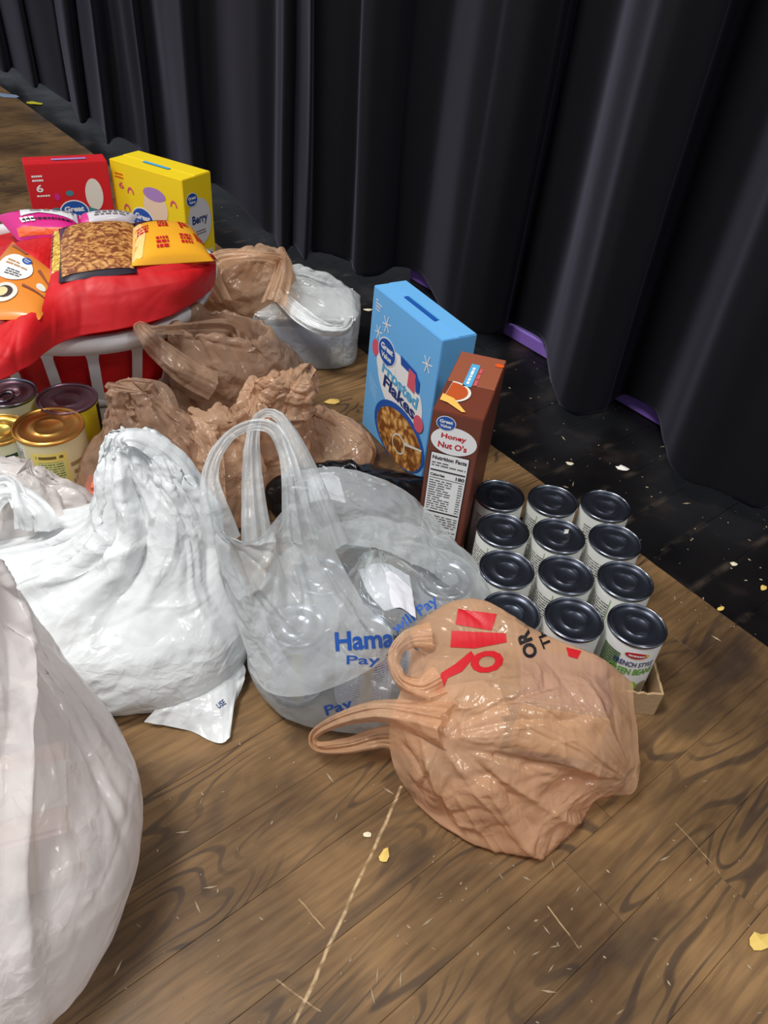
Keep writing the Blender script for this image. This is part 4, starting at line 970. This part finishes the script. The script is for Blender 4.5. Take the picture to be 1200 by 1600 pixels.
# brown bag between the cans and the white bag, orange packs inside
org = (-.345, .905, 0)
t = bagthing('brown_bag', 'brown plastic bag with a pink pack inside, directly behind the peaked white bag', org)
bag('bag_body', [(.002, -.325, .90, .05, .04), (.004, -.355, .89, .095, .08), (.05, -.355, .89, .108, .088), (.10, -.345, .895, .10, .078), (.14, -.34, .905, .075, .06), (.17, -.345, .905, .05, .04), (.20, -.358, .905, .033, .028), (.225, -.363, .905, .024, .02)], M_BROWN, t, org, 190, 130, C=.66, seed=23, sh=1.08, sv=1.08, amp=.009, fk=.5, fn=34, cr=dict(n=70, amp=(.002, .007), wid=(.006, .018)))
strap('handle', [G(240, 680, .17), G(215, 640, .20), G(190, 612, .22), G(188, 603, .22), G(215, 600, .225), G(250, 612, .21), G(262, 650, .19), G(262, 690, .16)], [.03, .035, .03, .02, .022, .03, .03, .03], .006, M_BROWN, t, org, seed=7)
pk = thing('pink_food_pack', 'pink and yellow food pack seen through the brown bag behind the white bag', 'food pack', (-.375, .865, 0))
b1 = bm_obj('pack_body', box_bm(.12, .07, .09, .012, .006, 3), plain('salmon_pack', S(236, 120, 96), .35), pk); b1.rotation_euler = (0, 0, .2)
b2 = bm_obj('pack_cap', box_bm(.04, .05, .02, .006, .096, 3), plain('lemon_pack', S(220, 200, 60), .35), pk); b2.location = (.05, 0, 0)
# crumpled light brown bag
org = (-.20, 1.05, 0)
t = bagthing('brown_bag', 'tightly crumpled light brown bag rising behind the clear bag handles', org)
bag('bag_body', [(.002, -.215, 1.04, .03, .03), (.004, -.215, 1.04, .07, .06), (.05, -.21, 1.04, .08, .065), (.09, -.205, 1.045, .07, .055), (.12, -.195, 1.05, .060, .045), (.145, -.185, 1.05, .05, .035), (.165, -.175, 1.05, .045, .03), (.18, -.165, 1.05, .03, .02)], M_BROWN2, t, org, 200, 140, C=.46, seed=24, sh=1.10, sv=1.10, amp=.010, fk=.5, fn=34, cr=dict(n=110, amp=(.002, .008), wid=(.004, .014)))
strap('handle', [G(448, 640, .12), G(460, 612, .15), G(462, 594, .16), G(440, 588, .165), G(420, 600, .155), G(405, 640, .12)], [.03, .03, .025, .025, .03, .04], .006, M_BROWN2, t, org, seed=8, sh=1.5, amp=.004)
X = crumple(px_grid([[(375, 612, .16), (388, 590, .175), (400, 588, .175), (412, 606, .165)], [(368, 640, .145), (388, 625, .165), (405, 622, .16), (420, 640, .15)], [(362, 680, .11), (385, 670, .14), (410, 668, .14), (430, 680, .12)]]), 70, 70, sh=1.15, sv=1.12, seed=31, amp=.006)
X = creases(X, n=50, seed=33, amp=(.002, .006), wid=(.003, .010), ln=(.02, .08))
grid_obj('mouth_flap', X, M_BROWN2, t, org=org)
# second crumple: translucent brown in front between white handles
org = (-.275, 1.0, 0)
t = bagthing('brown_bag', 'brown bag scrap rumpled between the peaked white bag and the clear bag', org)
bag('bag_body', [(.002, -.255, .93, .03, .03), (.004, -.255, .93, .06, .06), (.05, -.255, .94, .065, .065), (.09, -.26, .945, .06, .055), (.13, -.265, .95, .05, .04), (.16, -.27, .95, .035, .03)], M_BROWN2, t, org, 160, 110, C=.42, seed=25, sh=1.08, sv=1.08, amp=.008, fk=.5, fn=30, cr=dict(n=80, amp=(.002, .007), wid=(.004, .014)))
X = creases(crumple(px_grid([[(262, 664, .17), (286, 650, .18), (325, 664, .175), (348, 702, .15)], [(272, 700, .145), (300, 695, .155), (332, 712, .145), (352, 742, .12)], [(292, 760, .10), (314, 760, .11), (336, 770, .10), (354, 792, .08)]]), 80, 70, sh=1.08, sv=1.06, seed=36, amp=.006), n=50, seed=36, amp=(.002, .006), wid=(.003, .010), ln=(.02, .08))
grid_obj('mouth_flap', X, M_BROWN2, t, org=org)
# flat light brown bag reaching right
org = (-.12, 1.10, 0)
t = bagthing('brown_bag', 'low light brown bag lying behind the black plastic, pointing right', org)
bag('bag_body', [(.002, -.12, 1.11, .04, .03), (.003, -.115, 1.11, .085, .06, -.45), (.025, -.115, 1.11, .095, .062, -.45), (.05, -.125, 1.115, .075, .045, -.45), (.062, -.135, 1.12, .04, .025, -.45), (.064, -.14, 1.12, .01, .008)], M_BROWN2, t, org, 180, 90, cr=dict(n=70, amp=(.001, .004), wid=(.005, .014)), seed=26, sh=1.06, sv=1.08, amp=.007, pull=(.06, .06, .04))
# black bag
org = (-.04, .96, 0)
t = bagthing('black_bag', 'glossy black plastic bag lying between the clear bag and the blue box', org)
bag('bag_body', [(.002, -.05, .96, .05, .03), (.003, -.05, .955, .13, .06, .12), (.03, -.05, .955, .14, .064, .12), (.055, -.05, .955, .12, .05, .12), (.068, -.05, .955, .07, .03, .12), (.07, -.05, .955, .01, .01)], M_BLACKBAG, t, org, 140, 60, seed=27, sh=1.12, sv=1.12, amp=.009, pull=(.05, .05, .04))

# ------------------------------------------------------------------ tub in a white bag
org = (-.215, 1.49, 0)
tt = thing('storage_tub', 'pale blue plastic tub standing inside a thin white bag', 'tub', (-.20, 1.475, 0), rz=.10)
m_tub = plain('pale_blue_tub', S(178, 190, 218), .35)
bm_obj('tub_body', box_bm(.19, .14, .10, .018, .004, 4), m_tub, tt, True)
bm_obj('tub_lid', box_bm(.20, .15, .012, .005, .103, 2), M_WHITEPL, tt)
o = bm_obj('tub_label', box_bm(.03, .0008, .04, 0, .01), M_OFFW, tt); o.location = (.068, -.0712, 0)
t = bagthing('white_bag', 'thin white bag twisted shut over the pale blue tub behind the brown bags', org)
bag('bag_body', [(.002, -.20, 1.475, .05, .04, .1), (.003, -.20, 1.475, .104, .08, .1, 4), (.05, -.20, 1.475, .110, .085, .1, 4), (.10, -.20, 1.475, .112, .088, .1, 3.6), (.118, -.20, 1.475, .106, .08, .1, 3), (.14, -.215, 1.48, .085, .06, .1), (.155, -.235, 1.485, .05, .035), (.16, -.25, 1.49, .01, .01)], M_FROST, t, org, 150, 90, seed=28, sh=1.025, sv=1.03, amp=.003, pull=(.08, .08, .06))
strap('twisted_rim', [G(420, 440, .16), G(440, 462, .155), G(470, 490, .145), G(505, 510, .13), G(535, 512, .125), G(548, 500, .125)], [.02, .03, .035, .03, .025, .015], .008, M_WHITEBAG, t, org, seed=9, sh=1.3)

# ------------------------------------------------------------------ white bags
org = (-.50, .755, 0)
t = bagthing('white_bag', 'small white bag with tied handles in front of the gold-lidded can', org)
bag('bag_body', [(.002, -.50, .745, .06, .04), (.003, -.50, .745, .13, .075), (.05, -.50, .745, .145, .082), (.09, -.49, .745, .135, .078), (.12, -.48, .745, .11, .065), (.145, -.475, .745, .075, .05), (.165, -.475, .745, .045, .035), (.19, -.475, .745, .025, .02)], M_PINKWHITE, t, org, 150, 100, C=.72, seed=41, sh=1.05, sv=1.05, amp=.006)
strap('handle', [G(-30, 830, .16), G(-20, 790, .19), G(5, 768, .20), G(35, 775, .20), G(62, 800, .19), G(70, 830, .165)], [.03, .025, .022, .022, .025, .035], .005, M_WHITEBAG, t, org, seed=10)
strap('handle', [G(40, 830, .16), G(28, 790, .195), G(10, 752, .205), G(-25, 760, .20)], [.03, .022, .02, .02], .005, M_WHITEBAG, t, org, seed=11)

org = (-.33, .64, 0)
wb = bagthing('white_bag', 'big opaque white bag gathered to a tall peak in the middle of the row', org)
wbody = bag('bag_body', [(.002, -.34, .635, .08, .06), (.003, -.34, .635, .17, .105, 0, 2.3), (.03, -.345, .640, .192, .126, 0, 2.3), (.06, -.355, .645, .202, .130, 0, 2.2), (.09, -.36, .650, .20, .125), (.115, -.350, .66, .175, .108), (.135, -.325, .67, .138, .09), (.155, -.293, .68, .098, .072), (.18, -.276, .69, .074, .058), (.21, -.276, .695, .060, .045), (.24, -.284, .70, .048, .034), (.268, -.292, .705, .035, .022), (.284, -.298, .708, .022, .012)],
    M_WHITEBAG, wb, org, 320, 230, C=1.0, seed=42, sh=1.045, sv=1.05, amp=.007, maxg=1.6)
strap('handle', [G(196, 700, .285), G(190, 688, .295), G(202, 682, .30), G(232, 690, .29), G(275, 722, .262), G(305, 770, .225), G(322, 830, .18), G(330, 870, .14)], [.02, .02, .022, .026, .03, .028, .024, .02], .005, M_WHITEBAG, wb, org, seed=12, nv=90)
# trailing hem corner on the floor
X = crumple(px_grid([[(262, 1040, .05), (300, 1040, .045), (335, 1030, .04), (362, 1010, .035)], [(250, 1095, .028), (300, 1092, .026), (345, 1085, .024), (384, 1050, .022)], [(225, 1128, .010), (290, 1140, .006), (350, 1159, .004), (366, 1104, .005)]]), 40, 70, sh=1.06, sv=1.05, seed=44, amp=.004)
X = creases(X, n=25, seed=7, amp=(.001, .004), wid=(.004, .014)); hemo = grid_obj('bag_hem', X, M_WHITEBAG, wb, org=org)
print_text('blue_lettering', 'USE', cast_fn([hemo, wbody]), 342, 1108, 14, 9, 35, M_NAVY, wb)

org = (-.39, .33, 0)
wb2 = bagthing('white_bag', 'large white bag with pinkish contents filling the lower left corner', org)
bag('bag_body', [(.002, -.40, .30, .10, .10), (.003, -.40, .30, .165, .165), (.04, -.40, .305, .198, .19), (.09, -.395, .315, .20, .19), (.13, -.39, .325, .185, .175), (.17, -.38, .345, .15, .14), (.21, -.365, .365, .115, .105), (.25, -.352, .385, .08, .075), (.29, -.342, .398, .055, .05), (.33, -.336, .41, .035, .032), (.36, -.334, .415, .025, .02)],
    M_PINKWHITE, wb2, org, 310, 230, C=1.15, seed=43, sh=1.05, sv=1.05, amp=.008, maxg=1.6)
for i, (x, y, z, sx, sy, sz, rz, c, lb) in enumerate(((-.33, .36, .004, .12, .10, .10, .4, S(222, 190, 176), 'pale pink'), (-.42, .24, .004, .13, .12, .09, -.2, S(226, 196, 170), 'peach'), (-.46, .38, .004, .10, .11, .11, .2, S(200, 206, 206), 'grey-green'))):
    q = thing('food_box', '%s food box faintly visible inside the lower left white bag' % lb, 'food box', (x, y, z), rz)
    bm_obj('carton', box_bm(sx, sy, sz, .004, 0, 2), plain('carton_%d' % i, c, .4), q); bm_obj('lid_flap', box_bm(sx*.96, sy*.5, .001, 0, sz), M_OFFW, q)

# ------------------------------------------------------------------ clear bag
org = (0, .66, 0)
cb = bagthing('clear_bag', 'translucent clear bag of cans with blue lettering and two tall handles', org)
cbody = bag('bag_body', [(.002, -.01, .655, .08, .06), (.003, -.01, .655, .125, .115, 0, 2.6), (.03, -.008, .66, .148, .135, 0, 2.6), (.07, -.003, .672, .150, .138, 0, 2.5), (.10, .002, .695, .140, .118), (.122, .005, .705, .112, .095), (.137, .0, .71, .075, .065), (.147, -.005, .71, .04, .04), (.150, -.005, .71, .01, .01)],
    M_CLEAR, cb, org, 190, 120, C=None, seed=51, sh=1.04, sv=1.05, amp=.007)
# tall front panel that carries the handles
fp = px_grid([[(328, 800, .27), (350, 835, .265), (385, 848, .26), (420, 830, .265), (450, 790, .275), (480, 790, .265)],
              [(335, 850, .235), (365, 872, .235), (405, 880, .235), (445, 868, .235), (485, 850, .23), (515, 845, .22)],
              [(350, 910, .185), (385, 925, .20), (430, 935, .20), (480, 930, .195), (520, 915, .185), (548, 905, .17)],
              [(368, 970, .14), (405, 985, .165), (455, 995, .172), (510, 990, .168), (550, 975, .158), (582, 955, .14)],
              [(385, 1020, .11), (420, 1038, .134), (470, 1048, .140), (525, 1038, .140), (575, 1015, .136), (608, 985, .122)],
              [(391, 1050, .085), (420, 1082, .105), (470, 1088, .113), (525, 1072, .116), (580, 1045, .118), (618, 1015, .112)]])
X = crumple(fp, 150, 130, sh=1.03, sv=1.03, seed=52, amp=.004, pull=(.05, .05, .04)); X = creases(X, n=70, seed=7, amp=(.001, .005), wid=(.004, .014), pts=[(.2, 0), (.7, 0), (.8, 0)], share=.8); cpan = grid_obj('front_panel', X, M_FROST, cb, org=org)
strap('handle', [G(345, 850, .235), G(332, 790, .28), G(326, 745, .30), G(338, 705, .318), G(362, 676, .325), G(395, 662, .33), G(425, 668, .33), G(444, 700, .315), G(455, 745, .30), G(462, 800, .27), G(470, 850, .235)], [.04, .028, .02, .016, .014, .014, .014, .016, .022, .03, .04], .0045, M_FROST, cb, org, seed=13, nv=110, sh=1.45)
strap('handle', [G(400, 850, .225), G(395, 790, .255), G(392, 730, .28), G(394, 680, .30), G(402, 652, .315), G(420, 643, .32), G(440, 655, .315), G(458, 690, .30), G(478, 740, .275), G(500, 800, .24), G(520, 860, .20)], [.035, .028, .022, .016, .012, .012, .014, .022, .03, .034, .04], .0045, M_FROST, cb, org, seed=14, nv=110, sh=1.45)
# back wall of the bag falling to the right
bp = px_grid([[(470, 735, .16), (520, 730, .15), (580, 742, .145), (640, 772, .13), (690, 820, .11), (738, 880, .07)],
              [(480, 790, .175), (540, 785, .17), (600, 800, .165), (655, 830, .15), (700, 872, .125), (742, 915, .07)],
              [(500, 850, .165), (555, 850, .168), (610, 862, .165), (660, 885, .15), (700, 915, .12), (735, 945, .06)]])
X = crumple(bp, 70, 120, sh=1.05, sv=1.06, seed=53, amp=.006); X = creases(X, n=70, seed=7, amp=(.001, .004), wid=(.004, .014)); grid_obj('back_panel', X, M_CLEAR, cb, org=org)
cf = cast_fn([cbody, cpan])
print_text('blue_lettering', 'Hama', cf, 524, 1018, 92, 30, 4, M_BLUEP, cb, .03)
print_text('blue_lettering', 'Pay', cf, 541, 1042, 52, 18, 0, M_BLUEP, cb, .01)
print_text('blue_lettering', 'will Pay', cf, 622, 995, 84, 22, 36, M_BLUEP, cb, .02)
print_text('blue_lettering', 'Pay', cf, 512, 1122, 44, 20, 18, M_BLUEP, cb, .02)
bl = label_mat('pale_blue_label', S(214, 218, 232), [(-2.6, -.6, .012, .100, .0045, S(120, 126, 160)), (-1.6, -1.2, .01, .10, 0, S(214, 208, 190))])
spots = [(-.088, .600, 'front left'), (-.005, .592, 'front middle'), (.078, .605, 'front right'), (-.07, .685, 'back left'), (.012, .675, 'centre'), (.085, .700, 'back right')]
c0 = None
for x, y, wq in spots:
    lb = 'pale-labelled can inside the clear bag, %s of the cans in it' % wq
    if c0 is None: c0 = make_can(lb, (x, y, .004), lab=bl, lid=M_SILVER, rim=M_SILVER, group='cans inside the clear bag')
    else: copy_tree(c0, lb, (x, y, .004), x*9)
def paper(label, rows, seed):
    X = crumple(px_grid(rows), 36, 36, sh=1.1, sv=1.1, seed=seed, amp=.008, pleat=.2); org = X.reshape(-1, 3).mean(0)
    o = grid_obj('crumpled_receipt', X, plain('receipt_paper', S(216, 216, 222), .6), org=org, thick=.0003); tag(o, label, 'paper')
paper('crumpled white receipt lying on the cans inside the clear bag', [[(560, 890, .135), (600, 880, .14), (640, 900, .135)], [(575, 925, .132), (610, 915, .14), (645, 930, .13)], [(600, 955, .125), (625, 950, .13), (650, 965, .122)]], 61)
paper('small folded white slip near the top of the clear bag', [[(480, 750, .135), (505, 738, .14), (530, 745, .135)], [(485, 785, .135), (510, 780, .14), (540, 785, .135)]], 62)

# ------------------------------------------------------------------ tan bag in front
org = (.19, .53, 0)
tb2 = bagthing('tan_bag', 'shiny tan plastic bag with red and black lettering lying in front of the cans', org)
rows = [[(634, 992, .10), (668, 962, .12), (712, 940, .138), (760, 942, .145), (830, 985, .138), (880, 1008, .132), (935, 1030, .125), (985, 1068, .095)],
        [(640, 1035, .105), (680, 1015, .13), (730, 1005, .145), (780, 1010, .150), (840, 1035, .150), (890, 1045, .146), (940, 1062, .135), (990, 1100, .09)],
        [(625, 1082, .105), (680, 1076, .13), (730, 1075, .148), (785, 1075, .156), (845, 1078, .158), (890, 1082, .152), (945, 1095, .138), (996, 1140, .08)],
        [(612, 1115, .095), (670, 1118, .118), (725, 1120, .135), (785, 1125, .145), (845, 1128, .146), (895, 1132, .14), (948, 1145, .122), (998, 1175, .065)],
        [(608, 1160, .065), (660, 1178, .09), (715, 1182, .108), (775, 1180, .12), (840, 1178, .125), (900, 1178, .12), (955, 1192, .095), (1000, 1200, .045)],
        [(618, 1205, .035), (660, 1232, .05), (710, 1245, .066), (770, 1248, .08), (830, 1240, .082), (890, 1222, .075), (940, 1225, .055), (988, 1240, .03)],
        [(640, 1240, .012), (680, 1272, .018), (730, 1292, .025), (780, 1305, .032), (830, 1308, .034), (880, 1285, .03), (915, 1262, .022), (940, 1244, .01)],
        [(650, 1248, .002), (690, 1282, .002), (735, 1308, .002), (785, 1322, .002), (835, 1330, .002), (885, 1302, .002), (912, 1270, .002), (930, 1245, .002)]]
P = px_grid(rows)
und = [np.stack([P[-1, :, 0]*(1-k)+P[0, :, 0]*k, P[-1, :, 1]*(1-k)+(P[0, :, 1])*k, np.full(8, .002)], 1) for k in (.5, .93)]
P = np.concatenate([P, np.array(und)], 0)
X = crumple(P, 280, 260, cv=True, sh=1.03, sv=1.03, seed=71, amp=.006, pull=(.05, .045, .035)); X = creases(X, cv=True, n=42, seed=71, amp=(.003, .008), wid=(.008, .022), pts=[(.22, .36), (.10, .30), (.95, .46), (.3, .38)], share=.75, ln=(.03, .10)); X = creases(X, cv=True, n=110, seed=72, amp=(.0008, .003), wid=(.002, .006), pts=[(.22, .36), (.95, .46)], share=.5, ln=(.015, .06)); tbody = grid_obj('bag_body', X, M_TAN, tb2, cv=True, org=org)
strap('handle', [G(690, 1130, .14), G(640, 1118, .12), G(590, 1112, .10), G(540, 1122, .075), G(500, 1140, .05), G(488, 1155, .04), G(500, 1168, .035), G(545, 1165, .035), G(600, 1152, .05), G(660, 1160, .085)], [.05, .034, .024, .018, .012, .009, .012, .018, .024, .04], .006, M_TAN, tb2, org, seed=15, nv=120, sh=1.5)
strap('handle', [G(690, 1060, .15), G(660, 1074, .145), G(630, 1064, .142), G(616, 1038, .142), G(622, 1012, .145), G(645, 996, .148), G(675, 992, .15)], [.03, .022, .016, .013, .016, .022, .03], .005, M_TAN, tb2, org, seed=16, nv=80, sh=1.5)
tf = cast_fn([tbody])
for pts in ([(716, 952), (776, 960), (768, 986), (712, 976)], [(706, 986), (790, 990), (792, 1004), (752, 1006), (742, 1014), (704, 1012)], [(884, 1012), (908, 1018), (902, 1030), (888, 1026)],
            [(680, 1082), (690, 1052), (712, 1038), (736, 1018), (742, 1026), (722, 1050), (700, 1060), (690, 1084)]):
    print_on('red_print', pts, [tuple(range(len(pts)))], tf, M_REDP, tb2)
print_text('red_lettering', 'O', tf, 738, 1056, 52, 34, 10, M_REDP, tb2, .05)
print_text('black_lettering', 'OR', tf, 842, 1024, 44, 22, 112, M_BLACKP, tb2, .04)
print_text('black_lettering', 'TH', tf, 862, 1010, 34, 14, 112, M_BLACKP, tb2, .03)
# lavender box inside
lv = thing('lavender_box', 'lavender and cream box showing through the right side of the tan bag', 'box', (.222, .558, .004), rz=-.08)
o = bm_obj('carton', box_bm(.10, .075, .112, .003, 0, 2), plain('lavender_carton', S(140, 122, 176), .4), lv); bm_obj('cream_side', box_bm(.098, .001, .08, 0, .02), flat('cream_side', 232, 212, 160), lv).location = (0, -.0383, 0)
sc_ = thing('white_carton', 'white box faintly visible in the left side of the tan bag', 'box', (.115, .53, .004), rz=.3)
bm_obj('carton', box_bm(.07, .07, .08, .004, 0, 2), plain('white_carton', S(214, 206, 210), .4), sc_); bm_obj('lid_flap', box_bm(.088, .04, .001, 0, .08), M_OFFW, sc_)

# ------------------------------------------------------------------ litter on the floor
def flake(label, px, py, size, mat, seed, name='paper_scrap', flatn=.25, stretch=1.6, rz=0):
    r = random.Random(seed); n = 9; V = []; F = []
    c = G(px, py)
    for lay_ in (0, 1):
        for k in range(n):
            a = 2*math.pi*k/n; rr = size*(.7+.5*r.random()) if lay_ == 0 else None
            if lay_ == 0: V.append((rr*math.cos(a)*stretch/2, rr*math.sin(a)/2, .0004+size*flatn*r.random()*.5))
            else: V.append((V[k][0], V[k][1], V[k][2]+.0006))
    V.append((0, 0, .0008+size*flatn)); V.append((0, 0, .0002+size*flatn))
    for k in range(n): F.append((n+k, n+(k+1) % n, 2*n)); F.append(((k+1) % n, k, 2*n+1)); F.append((k, (k+1) % n, n+(k+1) % n, n+k))
    o = mk(name, V, F, mat); o.location = (c[0], c[1], .0002); o.rotation_euler = (0, 0, rz); return tag(o, label, 'litter')
m_cr = plain('cream_scrap', S(226, 214, 184), .7); m_yw = plain('yellow_scrap', S(224, 190, 100), .7)
flake('white torn paper scrap on the black floor in front of the curtain', 973, 733, .016, plain('white_scrap', S(236, 230, 220), .7), 1, rz=-.5)
flake('yellow chip on the brown boards at the right edge', 1186, 1472, .016, m_yw, 2, rz=.6, name='chip')
flake('yellow dry leaf bit on the dark floor behind the brown bags', 520, 628, .020, m_yw, 3, name='leaf_bit', rz=.2)
flake('bright yellow scrap near the curtain at upper left', 55, 162, .045, plain('bright_yellow', S(220, 208, 40), .6), 4, flatn=.1)
flake('pale blue paper slip on the floor at the left edge', 12, 150, .06, plain('pale_blue_slip', S(150, 170, 200), .6), 5, flatn=.02, rz=-.4)
flake('small pale splinter beside the long floor scratch', 600, 1338, .011, m_yw, 6, name='splinter', rz=1.2)
flake('cream crumb on the floor left of the pale splinter', 573, 1305, .007, m_cr, 7, name='crumb')
flake('cream chip on the black floor behind the brown cereal box', 763, 593, .014, m_cr, 8, name='chip')
flake('pair of tan crumbs on the black floor above the tray', 890, 725, .010, m_cr, 9, name='crumb')
flake('cream crumb halfway between tray and right edge', 1146, 882, .008, m_cr, 10, name='crumb')
flake('tan crumb at the far right of the black floor', 1192, 920, .009, m_yw, 11, name='crumb', rz=1)
flake('tan crumb on the painted edge right of the tray', 1126, 952, .009, m_yw, 12, name='crumb', rz=.6)
flake('white torn tissue bit behind the blue cereal box', 575, 485, .014, m_cr, 13)
# uncountable dust and tiny splinters
r = random.Random(9); V = []; F = []
for k in range(420):
    if k < 210: x, y = r.uniform(740, 1200), r.uniform(560, 1000)
    elif k < 360: x, y = r.uniform(180, 1200), r.uniform(1150, 1600)
    else: x, y = r.uniform(0, 700), r.uniform(100, 720)
    c = G(x, y); s = r.choice((.0008, .001, .0014, .002)); a = r.uniform(0, 6.3); st = r.choice((1, 1.5, 4))
    ca, sa = math.cos(a)*s*st, math.sin(a)*s*st; cb_, sb = -math.sin(a)*s*.6, math.cos(a)*s*.6; i = len(V)
    V += [(c[0]-ca, c[1]-sa, .0006), (c[0]+cb_, c[1]+sb, .0003), (c[0]+ca, c[1]+sa, .0006), (c[0]-cb_, c[1]-sb, .0003), (c[0], c[1], .0012+s*.4)]
    F += [(i, i+3, i+4), (i+3, i+2, i+4), (i+2, i+1, i+4), (i+1, i, i+4)]
o = mk('floor_dust', V, F, plain('dust', S(178, 156, 128), .8)); o['kind'] = 'stuff'; tag(o, 'pale dust specks and tiny splinters scattered over the stage floor', 'dust')
